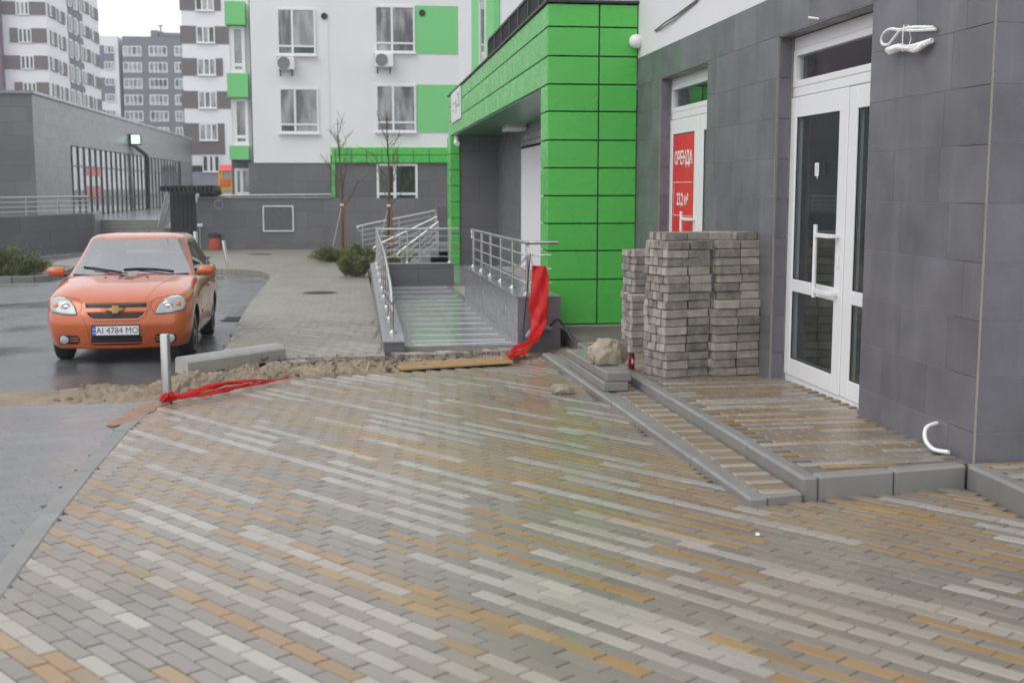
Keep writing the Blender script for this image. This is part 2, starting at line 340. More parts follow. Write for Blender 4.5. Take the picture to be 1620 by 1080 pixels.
# the far strip of the same paving, between the ramp and the road, and the edge of it cut open along the trench
def pale(r, k, i):
    q = hsh('w', r, k//4); pal = GREY if q < .5 else (TAN if q < .68 else WHT); c = pal[int(hsh('v', r, k)*len(pal))]; return tuple(x*.42+y*.58 for x, y in zip(c, (.27, .25, .205)))
pavers(walk, [(-1.42, 12.55), (-.2, 12.85), (.27, 13.0), (.27, 17), (-1.55, 17), (-1.44, 14)], R(-54.7), (.446, 5.375), PL, PP, pale, 'paver', 60, top=.006)
# grey paving left of the flush kerb
gpoly = [(-9, 1.0), (-1.35, 1.0)] + [(x-.02, y) for x, y in LE[1:6]] + [(-1.62, 10.0), (-2.84, 10.05), (-9, 10.38)]
gpav = sheet('grey_paving', gpoly, -.010, m_gjoint, .12)
GP = [(.165, .166, .170), (.170, .171, .175), (.160, .162, .166), (.166, .166, .170)]
pavers(gpav, [(-6.2, 3.2)] + [(x-.025, y) for x, y in gpoly[1:-1]] + [(-6.2, 10.45)], R(28), (-2, 6), .2, .1, lambda r, k, i: GP[int(hsh(r, k)*4)], 'paver', 200, off=.5, gap=.0012, endgap=.002, jit=.0005, ch=.002, top=-.003)
# flush kerb between the two
def kerb_run(parent, pts, wdt, top, hgt, seg, ch=.012, label=None, name='kerb_stone', side=-1):
    "kerb stones butted along a line; wdt to the left (side -1) or right of it"
    d = []; tot = 0
    for a, b in zip(pts, pts[1:]):
        A, B = Vector(a), Vector(b); l = (B-A).length; n = max(1, round(l/seg))
        for i in range(n):
            p, q = A.lerp(B, i/n), A.lerp(B, (i+1)/n); t = (q-p).normalized(); nn = Vector((t.y, -t.x))*side*wdt/2*-1
            c = (p+q)/2 + nn; jz = (hsh('k', c.x, c.y)-.5)*.004
            piece(name, ((q-p).length-.006, wdt, hgt), ch, m_kerb, parent, (c.x, c.y/CG, top-hgt/2+jz), (0, 0, math.atan2(t.y, t.x)+(hsh(c.x)-.5)*.004))
kerb_run(pav, LE, .115, .004, .14, 1.0, .008, side=1)
# raised platform along the facade with its kerb, and the low strip in front of it
plat = sheet('entrance_platform', [(2.45, 6.12), (3.40, 6.28), (3.46, 6.3), (3.46, 7.88), (3.62, 7.88), (3.62, 9.64), (3.46, 9.64), (3.46, 11.66), (3.62, 11.66), (3.62, 13.5), (3.46, 13.5), (3.46, 14.5), (2.45, 14.5)], .108, m_joint, .2)
def prow(r, k, i):
    n = k//3 if hsh('x', r) > .4 else (k+1)//3; h = hsh('pc', r, n)
    if hsh('pr', r) < .33: h = .1
    pal = GREY if h < .36 else (TAN if h < .72 else WHT); return pal[int(hsh('pt', r, k)*len(pal))]
pavers(plat, [(2.46, 6.2), (3.42, 6.36), (3.45, 7.86), (3.56, 7.9), (3.56, 9.6), (3.44, 9.7), (3.44, 12.6), (2.46, 12.6)], R(1.0), (2.56, 6.2), .2175, .0735, prow, 'paver', 300, off=.5, top=.12)
kerb_run(plat, [(2.348, 12.6), (2.352, 6.02)], .094, .124, .28, 1.0, .016, side=1)
kerb_run(plat, [(2.45, 6.022), (3.378, 6.187)], .1, .124, .28, .5, .014, side=1)
kerb_run(plat, [(3.372, 6.19), (3.22, 1.2)], .1, .124, .28, 1.0, .016, side=1)
sidep = sheet('side_platform', [(3.47, 6.24), (6, 6.3), (6, 1.2), (3.32, 1.2)], .108, m_joint, .2)
pavers(sidep, [(3.47, 6.2), (4.6, 6.22), (4.6, 3.5), (3.4, 3.5)], R(1), (3.5, 6.2), .2175, .0735, prow, 'paver', 60, off=.5, top=.12)
strip = sheet('step_strip', [(2.03, 5.96), (2.35, 6.0), (2.35, 12.1), (1.95, 12.1)], .030, m_joint, .1)
SP = [WHT, TAN, GREY]
def spc(r, k, i): pal = SP[r % 3] if r < 62 else GREY if r % 2 else TAN; return pal[int(hsh('sp', r, k)*len(pal))]
pavers(strip, [(2.14, 6.02), (2.345, 6.02), (2.345, 12.0), (2.07, 12.0)], 0.0, (2.232, 6.06), .2175, .0735, spc, 'paver', 200, off=0, top=.042, conv=1)
kerb_run(strip, [(2.035, 12.3), (2.13, 5.95)], .1, .036, .1, 1.0, .004, side=1, name='border_slab')
kerb_run(strip, [(1.925, 12.35), (2.02, 5.90)], .105, .048, .2, 1.0, .014, side=1)
kerb_run(strip, [(2.13, 5.92), (2.345, 5.985)], .05, .046, .2, 1.0, .008, side=1)

# trench: sand, broken mortar, cut edge
def fbm(x, y, s): return noise.fractal(Vector((x*s, y*s, 3.1)), 1.0, 2.0, 5)
g = Geo(); NX, NY = 560, 74
near = [(-9, 10.15), (-2.84, 9.83), (-1.9, 9.72), (-1.3, 9.98), (-.66, 10.95), (.45, 11.38), (1.95, 11.85)]
far = [(-9, 11.6), (-3.2, 11.35), (-1.9, 11.75), (-1.3, 12.4), (-.88, 12.95), (.27, 12.95), (1.95, 13.3)]
def along(pl, t):
    x = -9 + t*10.95
    for a, b in zip(pl, pl[1:]):
        if x <= b[0]+1e-6: f = (x-a[0])/(b[0]-a[0]); return Vector((x, a[1]+(b[1]-a[1])*f))
for i in range(NX+1):
    for j in range(NY+1):
        t = i/NX; s = j/NY; a, b = along(near, t), along(far, t); p = a.lerp(b, s)
        ed = min(1, min(s, 1-s)*7); bed = -.02 if p.x < -1.5 else -.055
        z = bed - .13*max(0, (s-.4)/.6)*max(0, min(1, (-1.6-p.x)/.4)) + ed*(.026+.05*fbm(p.x, p.y, 1.7) + .04*abs(fbm(p.x, p.y, 5)) + ((.03*fbm(p.x, p.y, 13)+.016*fbm(p.x, p.y, 31)) if p.x > -2.3 else .006*fbm(p.x, p.y, 9)))
        if p.x < -2.45: z = .016*min(1, ed*1.5) - .125*max(0, (s-.35)/.65) + .016*fbm(p.x, p.y, 2.2) + .006*fbm(p.x, p.y, 17)
        if p.x > -1.0: z -= .075*max(0, min(1, (s-.62)/.25))
        if s < .08: z = min(z, -.004)
        g.v.append((p.x, p.y, gz(p.y, z)))
g.f = [(i*(NY+1)+j, (i+1)*(NY+1)+j, (i+1)*(NY+1)+j+1, i*(NY+1)+j+1) for i in range(NX) for j in range(NY)]
tag(put('sand', g, m_sand, sm=50), 'strip of churned yellow sand across the paving in front of the car', 'sand', kind='stuff')
def clod(g, p, r, seed, sq=.6):
    bm = bmesh.new(); bmesh.ops.create_icosphere(bm, subdivisions=1, radius=1); rn = random.Random(seed); q = [rn.uniform(.55, 1.25) for _ in range(3)]
    M = Matrix.Rotation(rn.uniform(0, 6), 3, 'Z') @ Matrix.Rotation(rn.uniform(-.6, .6), 3, 'X')
    vs = []
    for v in bm.verts:
        c = Vector((v.co.x*q[0], v.co.y*q[1], v.co.z*q[2]*sq))*r*(1+.35*noise.noise(v.co*1.7+Vector((seed, 0, 0)))); vs.append(M @ c + p)
    g.add(vs, [[v.index for v in f.verts] for f in bm.faces]); bm.free()
g = Geo()
for i in range(620):
    h = hsh('cl', i); x = -2.7 + (hsh('cx', i)**1.1)*4.3; t = (x+9)/10.95; a, b = along(near, t), along(far, t); s = .1+.75*hsh('cs', i)
    if x > -1.9 and hsh('cd', i) > .62: continue
    p = a.lerp(b, s); r = .008+.032*h**4 + (.022*hsh('cb', i) if (x < -1.4 and h > .55) else 0)
    clod(g, Vector((p.x, p.y, gz(p.y, .02+.03*fbm(p.x, p.y, 1.7) - (.1*s if p.x < -1.3 else 0)))), r, i)
tag(put('rubble', g, m_clod), 'crumbled grey brown mortar lumps and broken edging lying in the sand', 'rubble', kind='stuff')
edgeg = Geo()
for i in range(34):
    t = i/33; x = -.9 + t*2.75; y = 12.55+(x+.88)*.36 if x < .27 else 12.98+(x-.27)*.22
    c = Vector((x, y-.03-.05*hsh('ey', i), gz(y, -.065))); M = Matrix.Translation(c) @ Matrix.Rotation(R(20)+(hsh('er', i)-.5)*.5, 4, 'Z')
    if hsh('em', i) < .2: continue
    piece('paver', (.07, .2, .065), .004, m_stackpav, walk, (c.x, c.y/CG, -.035-.02*hsh('ez', i)), (0, 0, R(20)+(hsh('er', i)-.5)*.5))

# ---------------------------------------------------------------- the building with the two shop doors
bld = thing('corner_building', 'building with dark grey tiled ground floor, two white shop doors and white plaster above', 'building', (3.45, 9, 0))
XW = 3.4535; ZT = 3.10
core = Geo(); OP = [(7.84, 9.66), (11.64, 13.50)]; ZL = 2.765
for a, b in ((6.276, OP[0][0]), (OP[0][1], OP[1][0]), (OP[1][1], 14.62)): core.box((XW, a, -.6), (XW+.30, b, ZT-.01))
for a, b in OP: core.box((XW, a, ZL), (XW+.30, b, ZT-.01))
core.box((XW, 6.2735, -.6), (9, 6.58, ZT-.01))
put('wall', core, m_grout, bld)
pl = Geo(); pl.box((3.452, 6.27, ZT), (9, 40, 22)); put('plaster_wall', pl, m_white, bld)
rows = [-.20, .17, .485, .805, 1.13, 1.458, 1.782, 2.108, 2.435, 2.77, ZT]
def tile(a, b, z0, z1, face='x', fixed=0):
    if face == 'x': piece('tile', (.012, b-a-.003, z1-z0-.003), .0015, m_tile, bld, (3.456-3.45, (a+b)/2-9, (z0+z1)/2))
    else: piece('tile', (b-a-.003, .012, z1-z0-.003), .0015, m_tile, bld, ((a+b)/2-3.45, fixed-9, (z0+z1)/2))
for ri, (z0, z1) in enumerate(zip(rows, rows[1:])):
    spans = [(6.276, OP[0][0]), (OP[0][1], OP[1][0]), (OP[1][1], 14.6)] if z1 < ZL+.02 else [(6.276, 14.6)]
    for a, b in spans:
        off = (hsh('tr', ri, a > 9)*.62); y = a; first = True
        while y < b-.01:
            ny = min(b, y + (.62 if not first else .2+off*.65)); first = False
            if b-ny < .08: ny = b
            tile(y, ny, z0, z1); y = ny
    # reveals of the two openings, far side, and the end wall that faces the camera
    if z1 < ZL+.02:
        for a, b in OP: tile(3.463, 3.565, z0, z1, 'y', b-.007)
    x = 3.464; k = 0
    while x < 6.6:
        nx = x + (.35+.3*hsh('ex', ri) if k == 0 else .62); k += 1; tile(x, nx, z0, z1, 'y', 6.276); x = nx
for a, b in OP:   # lintel soffits
    put('soffit', Geo().box((3.464, a+.002, ZL-.012), (3.57, b-.002, ZL-.001)), m_tile, bld)
put('corner_trim', Geo().box((3.4496, 6.2696, -.15), (3.4518, 6.2718, ZT)), m_conc, bld)
for a, b in OP: put('corner_trim', Geo().box((3.4485, b-.004, -.1), (3.452, b+.002, ZL)), m_conc, bld)
# rooms behind the doors
rm = Geo()
for a, b in ((6.6, 10.4), (10.55, 14.4)):
    for q in (((6.0, a, -.2), (6.1, b, 3)), ((3.8, a, -.2), (6, a+.08, 3)), ((3.8, b-.08, -.2), (6, b, 3)), ((3.8, a, -.35), (6, b, -.12)), ((3.8, a, 2.95), (6, b, 3.02))): rm.box(*q)
put('room', rm, m_room, bld)

def make_door(label):
    "white glazed shop door: frame, transom light, hinged leaf and narrow side light; local origin at the sill, hinge side"
    d = bpy.data.objects.new('door', None); d['label'] = label; COL.objects.link(d); d.parent = bld
    X0, X1 = .06, .135; Y0, Y1 = -1.885, .055
    f = Geo()
    f.box((X0, Y0, 0), (X1, Y0+.075, 2.80), .004); f.box((X0, Y1-.075, 0), (X1, Y1, 2.80), .004); f.box((X0, Y0+.075, 2.70), (X1, Y1-.075, 2.80), .004)
    f.box((X0, Y0+.075, 2.325), (X1, Y1-.075, 2.40), .004); f.box((X0, Y0+.075, -.02), (X1, Y1-.075, .035), .003)
    put('frame', f, m_whitepvc, d, world=False)
    put('transom_sash', frame_rect(Y0+.075, Y1-.075, 2.40, 2.70, .052, X0-.004, X1-.01), m_whitepvc, d, world=False)
    put('pane', Geo().box((X0+.03, Y0+.12, 2.445), (X0+.045, Y1-.12, 2.655)), m_glass, d, world=False)
    def leaf(nm, a, b, st, lo=.14, dx=.012):
        l = Geo(); x0, x1 = X0-dx, X1-.02
        l.box((x0, a, .04), (x1, a+st, 2.318), .006); l.box((x0, b-st, .04), (x1, b, 2.318), .006)
        for z0, z1 in ((.04, .04+lo), (.742, .842), (2.155, 2.318)): l.box((x0+.001, a+st, z0), (x1-.001, b-st, z1), .004)
        put(nm, l, m_whitepvc, d, world=False)
        be = Geo()
        for z0, z1 in ((.04+lo, .742), (.842, 2.155)):
            for q in (((a+st, z0), (a+st+.006, z1)), ((b-st-.006, z0), (b-st, z1)), ((a+st+.006, z0), (b-st-.006, z0+.006)), ((a+st+.006, z1-.006), (b-st-.006, z1))): be.box((x0+.012, q[0][0], q[0][1]), (x0+.03, q[1][0], q[1][1]))
        put('glazing_bead', be, m_black, d, world=False)
        for z0, z1 in ((.04+lo, .742), (.842, 2.155)): put('pane', Geo().box((x0+.016, a+st+.004, z0+.004), (x0+.028, b-st-.004, z1-.004)), m_glass, d, world=False)
    leaf('leaf', -1.18, .02, .155); leaf('side_light', -1.81, -1.19, .14, dx=.006)
    h = Geo(); h.tube([(X0-.075, -.79, .75), (X0-.075, -.79, 1.31)], .017, 10)
    for z in (.80, 1.23): h.box((X0-.088, -1.075, z-.016), (X0-.064, -.785, z+.016), .003); h.box((X0-.07, -1.10, z-.014), (X0-.01, -1.065, z+.014), .003)
    put('handle', h, m_whitepvc, d, world=False, sm=40)
    put('lock', Geo().box((X0-.024, -1.115, 1.00), (X0-.01, -1.085, 1.10), .004).lathe([(.009, 0), (.009, .012)], (X0-.03, -1.1, 1.06), 10, 'x'), m_whitepvc, d, world=False)
    for z in (.17, .77, 1.47, 2.05):
        put('hinge', Geo().box((X0-.035, -.02, z-.05), (X0-.012, .03, z+.05), .004).tube([(X0-.03, .034, z-.065), (X0-.03, .034, z+.065)], .012, 8), m_whitepvc, d, world=False)
    return d
def frame_rect(a, b, z0, z1, t, x0, x1):
    g = Geo(); g.box((x0, a, z0), (x1, a+t, z1), .003); g.box((x0, b-t, z0), (x1, b, z1), .003); g.box((x0, a+t, z0), (x1, b-t, z0+t), .003); g.box((x0, a+t, z1-t), (x1, b-t, z1), .003); return g
d1 = make_door('white glazed shop door nearer the camera, beside the tiled pillar'); d1.location = (3.53-3.45, 9.68-9, -.045)
d2 = copy_tree(d1, bld); d2['label'] = 'white glazed shop door behind the paver stack, with a red poster'; d2.location = (3.53-3.45, 13.54-9, -.02)
# small things on this facade
po = thing('poster', 'red rental poster on the glass of the far white door', 'poster', (3.588, 12.97, 1.6))
put('sheet', Geo().box((3.586, 12.525, 1.0), (3.589, 13.38, 2.125)), mat('poster_red', (.66, .025, .028), .45), po)
m_print = mat('white_print', (.8, .8, .8), .5)
def side_text(s, y, z, size, parent, sx=1.0, x=3.5845, bold=.0): # reads from -X
    M = Matrix.Translation(Vector((x, y, z))-root_of(parent).location) @ Matrix(((0, 0, -1, 0), (-1, 0, 0, 0), (0, 1, 0, 0), (0, 0, 0, 1)))
    return text_mesh('lettering', s, size, m_print, parent, M, .0006, sx, bold)
side_text('ОРЕНДА', 12.96, 1.86, .20, po, .86, bold=.004); side_text('23,2 м²', 12.97, 1.41, .19, po, .82, bold=.003)
ln = Geo()
for z in (1.235, 1.60): ln.box((3.5848, 12.60, z), (3.5858, 13.33, z+.006))
ln.box((3.5848, 13.328, 1.235), (3.5858, 13.334, 1.606)); put('printed_line', ln, m_print, po)
st = thing('sticker', 'small white speech bubble sticker on the near door glass', 'sticker', (3.555, 9.0, 1.68))
put('paper', Geo().box((3.5535, 8.965, 1.635), (3.5555, 9.045, 1.735), .0005).prism([(3.5537, 9.005, 1.637), (3.5537, 8.985, 1.637), (3.5537, 8.99, 1.605)], (.0016, 0, 0)), m_print, st)
ln = Geo()
for k in range(4): ln.box((3.553, 8.975, 1.66+.018*k), (3.5534, 9.035, 1.664+.018*k))
put('printed_line', ln, mat('grey_print', (.35, .33, .36), .6), st)
# coil of white conduit
g = Geo(); coil = thing('conduit_coil', 'white corrugated conduit coiled and tied high on the tiled pillar', 'conduit', (3.42, 7.2, 2.46))
rn = random.Random(4)
loop = [(3.43, 6.90, 2.475), (3.42, 7.0, 2.485), (3.40, 7.15, 2.50), (3.395, 7.32, 2.525), (3.40, 7.45, 2.545), (3.405, 7.55, 2.535), (3.41, 7.60, 2.50), (3.41, 7.575, 2.465), (3.405, 7.48, 2.455), (3.40, 7.38, 2.49), (3.395, 7.28, 2.52), (3.40, 7.12, 2.515), (3.43, 6.93, 2.49)]
def spline(pts, n):
    P = [Vector(p) for p in pts]; out = []
    for i in range(len(P)-1):
        a, b, c, d = P[max(i-1, 0)], P[i], P[i+1], P[min(i+2, len(P)-1)]
        for k in range(n):
            t = k/n; out.append(.5*((2*b)+(c-a)*t+(2*a-5*b+4*c-d)*t*t+(3*b-a-3*c+d)*t**3))
    return out+[P[-1]]
sp = spline(loop, 10); put('conduit', Geo().tube(sp, [.009+.0018*(i % 2) for i in range(len(sp))], 8), m_print, coil, sm=30)
for k in range(3):
    b0 = [(3.43-.012*k, 6.94+.02*k, 2.415-.006*k), (3.40, 7.1, 2.40-.012*k), (3.395-.012*(k % 2), 7.3, 2.405+.008*k), (3.405, 7.46+.02*k, 2.40+.01*k)]
    sp = spline(b0, 8); put('conduit', Geo().tube(sp, [.016+.0025*(i % 2) for i in range(len(sp))], 8), m_print, coil, sm=30)
put('cable_tie', Geo().tube([(3.38, 7.22, 2.38), (3.375, 7.22, 2.47), (3.38, 7.22, 2.54), (3.41, 7.22, 2.54), (3.43, 7.22, 2.46), (3.41, 7.22, 2.38), (3.38, 7.22, 2.38)], .004, 6), m_print, coil)
hs = spline([(3.47, 6.70, .135), (3.435, 6.695, .145), (3.37, 6.68, .12), (3.345, 6.63, .06), (3.36, 6.55, .02), (3.40, 6.45, -.005+.03)], 8)
tag(put('drain_hose', Geo().tube(hs, .0125, 10), m_print, sm=40), 'short white drain hose curving out of the pillar foot', 'hose')
tag(put('dowel', Geo().tube([(3.46, 8.80, 2.79), (3.385, 8.84, 2.805)], .009, 8), m_print), 'white plastic dowel sticking out above the near door', 'dowel')
lc = thing('wall_lamp', 'small white globe lamp beside the green column', 'lamp', (3.44, 14.5, 3.29))
put('globe', Geo().lathe([(.001, -.085), (.045, -.075), (.075, -.045), (.085, 0), (.075, .045), (.045, .075), (.001, .085)], (3.40, 14.50, 3.29), 16), m_print, lc, sm=60)
put('base', Geo().box((3.44, 14.46, 3.25), (3.47, 14.54, 3.33), .005), m_print, lc)
for k in range(2):
    a, b = wx(1036, 49+k, 3.44), wx(1108-k*6, -4+k*7, 3.44); mid = (a+b)/2 - Vector((0, 0, .03*k))
    tag(put('cable', Geo().tube([a, a.lerp(mid, .5)-Vector((.012, 0, .01*k)), mid, b], .010-.004*k, 6), m_tilefar if k else m_conc), ('thick grey cable slung across the white plaster above', 'thin cable hanging just below the thicker one on white plaster')[k], 'cable')

# ---------------------------------------------------------------- green clad entrance portal
por = thing('entrance_portal', 'bright green clad entrance canopy on a broad green column', 'portal', (2.34, 14.6, 0))
pc = Geo(); pc.box((2.372, 14.63, -.16), (3.44, 15.12, 3.70)); pc.box((2.372, 15.12, 2.80), (3.44, 30.0, 3.70)); pc.box((2.36, 29.05, -.33), (2.50, 30.0, 2.8))
put('frame', pc, m_darkgap, por)
def panel(a, b):
    d = [abs(b[i]-a[i]) for i in range(3)]; piece('cladding_panel', d, .004, m_green, por, ((a[0]+b[0])/2-2.34, (a[1]+b[1])/2-14.6, (a[2]+b[2])/2))
zs = [-.14, .416, .77, 1.104, 1.443, 1.78, 2.115, 2.459, 2.782, 3.116, 3.46, 3.735]; ga = .009
for a, b in zip(zs, zs[1:]):
    panel((2.344, 14.595, a+ga), (2.97-ga, 14.622, b-ga)); panel((2.97+ga, 14.595, a+ga), (3.438, 14.622, b-ga))
    if b < 2.8: panel((2.34, 14.624, a+ga), (2.368, 15.14, b-ga))
ys = [14.624, 15.18, 15.9, 16.62, 17.44, 18.3, 19.24, 20.1, 20.96, 21.9, 22.9, 23.9, 24.9, 26.0, 27.1, 28.3, 29.3, 30.04]
for z0, z1 in ((2.782, 3.116), (3.116, 3.46), (3.46, 3.735)):
    for a, b in zip(ys, ys[1:]): panel((2.34, a+.003, z0+ga), (2.368, b-.003, z1-ga))
zc = [-.33, .06, .44, .82, 1.2, 1.58, 1.96, 2.34, 2.77]
for a, b in zip(zc, zc[1:]): panel((2.30, 29.0, a+ga*.8), (2.515, 29.03, b-ga*.8)); panel((2.30, 29.034, a+ga*.8), (2.33, 30.0, b-ga*.8))
put('roof_edge', Geo().box((2.31, 14.565, 3.742), (3.46, 30.06, 3.775), .004), m_dark, por)
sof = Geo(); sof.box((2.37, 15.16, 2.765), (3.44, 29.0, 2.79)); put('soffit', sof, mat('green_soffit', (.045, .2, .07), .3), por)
put('back_wall', Geo().box((2.52, 29.04, -.4), (3.6, 29.3, 2.79)), m_tilefar, por)
iw = Geo(); iw.box((3.452, 15.15, -.4), (3.6, 21.9, 2.3)); put('inner_wall', iw, m_white, por)
put('pilaster', Geo().box((3.40, 21.9, -.4), (3.6, 24.6, 2.36)), m_white, por)
put('inner_wall', Geo().box((3.452, 24.6, -.4), (3.6, 29.04, 2.79)), m_tilefar, por)
for k in range(3): put('soffit_board', Geo().box((3.40, 15.16, 2.31+k*.155), (3.6, 24.6, 2.455+k*.155), .004), m_lav, por)
put('ceiling_lamp', Geo().box((3.0, 23.6, 2.66), (3.38, 24.6, 2.74), .02).box((3.02, 23.62, 2.74), (3.36, 24.58, 2.766)), m_whitepvc, por)
caml = thing('security_camera', 'small white security camera under the far end of the green canopy', 'camera', (2.42, 28.7, 2.7))
put('body', Geo().tube([(2.42, 28.75, 2.6), (2.42, 28.45, 2.55)], .06, 10).box((2.38, 28.74, 2.55), (2.46, 28.82, 2.765), .01), m_print, caml)
sg = thing('canopy_sign', 'white square sign plate at the far end of the green canopy', 'sign', (2.33, 27.5, 3.36))
put('plate', Geo().box((2.305, 26.35, 3.03), (2.335, 28.75, 3.72), .006), m_whitepvc, sg)
mk = Geo()
for a, b, z0, z1 in ((26.6, 26.75, 3.3, 3.62), (26.75, 27.1, 3.56, 3.6), (27.3, 28.2, 3.42, 3.45), (27.3, 27.4, 3.2, 3.5), (26.5, 27.5, 3.33, 3.36), (27.9, 28.3, 3.28, 3.31)): mk.box((2.3015, a, z0), (2.3035, b, z1))
put('emblem', mk, MATS['grey_print'], sg)
# railing on the canopy roof
rl = thing('roof_railing', 'dark metal baluster railing along the top of the green canopy', 'railing', (2.42, 18, 3.77))
put('top_rail', Geo().box((2.39, 14.62, 4.10), (2.45, 21.6, 4.145), .006).box((2.45, 21.56, 4.10), (3.45, 21.6, 4.14), .005).box((2.45, 14.62, 4.10), (3.45, 14.66, 4.14), .005), m_dark, rl)
put('bottom_rail', Geo().box((2.40, 14.62, 3.80), (2.44, 21.6, 3.83)).box((2.45, 14.63, 3.80), (3.45, 14.66, 3.83)), m_dark, rl)
for k in range(8): put('post', Geo().box((2.385, 14.62+k*.99, 3.775), (2.455, 14.69+k*.99, 4.10), .004), m_dark, rl)
bal = Geo(); bal.box((-.012, -.012, 0), (.012, .012, .27)); bme = bal.mesh('baluster'); bme.materials.append(m_dark)
for k in range(60):
    o = link(bpy.data.objects.new('baluster', bme), rl); o.location = (0, 14.74+k*.115-18, .06)
for k in range(8):
    o = link(bpy.data.objects.new('baluster', bme), rl); o.location = (.12+k*.115, 14.64-18, .06)
# green painted bay of the same house beyond, and its foundation
gb = Geo(); gb.box((3.30, 28.6, 3.78), (3.445, 34, 14)); put('green_bay', gb, m_greenw, bld)
wi = thing('bay_window', 'white framed window in the green painted bay above the canopy', 'window', (3.28, 30, 4.4))
put('frame', frame_rect(30.2, 31.6, 4.62, 6.4, .09, 3.26, 3.30), m_whitepvc, wi); put('pane', Geo().box((3.275, 30.29, 4.71), (3.285, 31.51, 6.31)), m_wing, wi); put('sill', Geo().box((3.2, 30.15, 4.57), (3.3, 31.65, 4.615)), m_dark, wi)
fd = thing('foundation', 'rough concrete foundation ledge showing under the green column', 'foundation', (2.9, 14.6, -.3))
g = Geo(); g.box((2.36, 14.56, -.6), (3.44, 14.62, -.155)); g.box((2.32, 14.48, -.175), (3.44, 14.60, -.145), .008); g.box((2.40, 14.2, -.6), (3.4, 14.5, -.30), .03); put('ledge', g, m_conc, fd)
g = Geo()
for i in range(41):
    for j in range(26):
        x, y = 1.84+i/40*.66, 11.9+j/25*2.7; g.v.append((x, y, gz(y, -.10+.09*fbm(x, y, 4)+.03*abs(fbm(x, y, 13)))))
g.f = [(i*26+j, (i+1)*26+j, (i+1)*26+j+1, i*26+j+1) for i in range(40) for j in range(25)]
tag(put('soil', g, m_soil, sm=60), 'dug up brown soil pit between the ramp and the step strip', 'soil', kind='stuff')

# ---------------------------------------------------------------- ramp, porch and their rails
rmp = thing('access_ramp', 'wet tiled wheelchair ramp between a low grey side wall and the porch', 'ramp', (1, 18, -.3))
def rz(y): return -.205 - .0122*(min(y, 23.1)-13.25)
def wt(y): return -.122 + .0214*(y-13.1)
g = Geo(); g.prism([(.515, 13.24, -1), (.515, 13.24, rz(13.24)-.014), (.515, 23.1, rz(23.1)-.014), (.515, 29.3, rz(24)-.014), (.515, 29.3, -1)], (1.33, 0, 0)); g.box((1.845, 20.2, -1), (3.46, 29.3, rz(24)-.014)); put('ramp_base', g, m_conc, rmp)
an = math.atan(-.0122)
for k in range(17):
    for c in range(2):
        y = 13.25+k*.58+.29
        if y < 23: piece('ramp_tile', (.648, .577, .012), .0012, m_ramp, rmp, (.855+c*.651-1, y-18, rz(y)-.006+.3), (an, 0, 0))
for k in range(10):
    for c in range(4):
        y = 23.1+k*.6+.3; x = .855+c*.651
        if y < 29 : piece('ramp_tile', (.648, .597, .012), .0012, m_ramp, rmp, (x-1, y-18, rz(24)-.006+.3))
for y in (23.5, 22.4, 21.4, 20.35, 19.4, 18.65, 17.95, 17.15, 16.4, 15.7, 15.02, 14.35, 13.75):
    piece('grip_strip', (1.08, .022, .006), .0015, m_print, rmp, (1.17-1, y-18, rz(y)+.004+.3), (an, 0, .012))
put('grip_strip', Geo().box((-.55, -.009, -.003), (.55, .009, .003), 0, Matrix.Translation((1.2, 13.42, rz(13.42)+.005)) @ Matrix.Rotation(.1, 4, 'Z')), m_print, rmp)
def slab_wall(x0, x1, ya, yb, m, nm, parent):
    put(nm, Geo().prism([(x0, ya, -1.2), (x0, ya, wt(ya)-.02), (x0, yb, wt(yb)-.02), (x0, yb, -1.2)], (x1-x0, 0, 0)), m, parent)
slab_wall(.295, .52, 13.11, 23.33, m_tilefarx, 'side_wall', rmp)
for k in range(17):
    y = 13.095+k*.602; piece('coping_tile', (.245, .60, .02), .003, m_lav, rmp, (.4075-1, y+.3-18, wt(y+.3)-.010+.3), (math.atan(.0214), 0, 0))
put('end_wall', Geo().box((.525, 23.1, -1), (1.885, 23.33, .075)), m_tilefar, rmp); put('coping_tile', Geo().box((.52, 23.085, .075), (1.90, 23.345, .10), .003), m_lav, rmp)
pch = thing('porch', 'grey tiled porch block beside the ramp under the canopy', 'porch', (2.1, 17, 0))
def pz(y): return .312 - .012*(y-13.56)
put('porch_base', Geo().prism([(1.845, 13.575, -.8), (1.845, 13.575, pz(13.56)-.022), (1.845, 20.18, pz(20.2)-.022), (1.845, 20.18, -.8)], (.49, 0, 0)).box((2.33, 15.2, -.8), (3.44, 20.18, .215)), m_conc, pch)
pan = math.atan(-.012)
for k in range(11):
    y = 13.56+.604*k
    piece('paving_tile', (.53, .60, .02), .003, m_lav, pch, (2.08-2.1, y+.3-17, pz(y+.3)-.01), (pan, 0, 0))
    for r in range(2): piece('facing_tile', (.012, .60, .30), .002, m_lav, pch, (1.838-2.1, y+.3-17, pz(y+.3)-.022-.152-.304*r), (pan, 0, 0))
for k in range(2): piece('facing_tile', (.49, .012, .36), .002, m_tile, pch, (2.085-2.1, 13.568-17, .29-.182-.364*k))
def railing(name, label, posts, base, top, nbar, top_path, bar_paths, group='stainless steel handrails by the ramp', r=.021):
    t = thing(name, label, 'handrail', posts[0], group); t.location.z = base(posts[0])
    put('top_rail', Geo().tube(spline(top_path, 6), r, 10), m_steel, t, sm=50)
    for bp in bar_paths: put('bar', Geo().tube(bp, r*.42, 6), m_steel, t, sm=50)
    for p in posts:
        b, tp = base(p), top(p); put('post', Geo().tube([(p[0], p[1], b), (p[0], p[1], tp)], r*.85, 8), m_steel, t, sm=50)
        put('flange', Geo().lathe([(.052, 0), (.05, .012), (.03, .02), (.022, .035)], (p[0], p[1], b), 12), m_steel, t, sm=40)
    return t
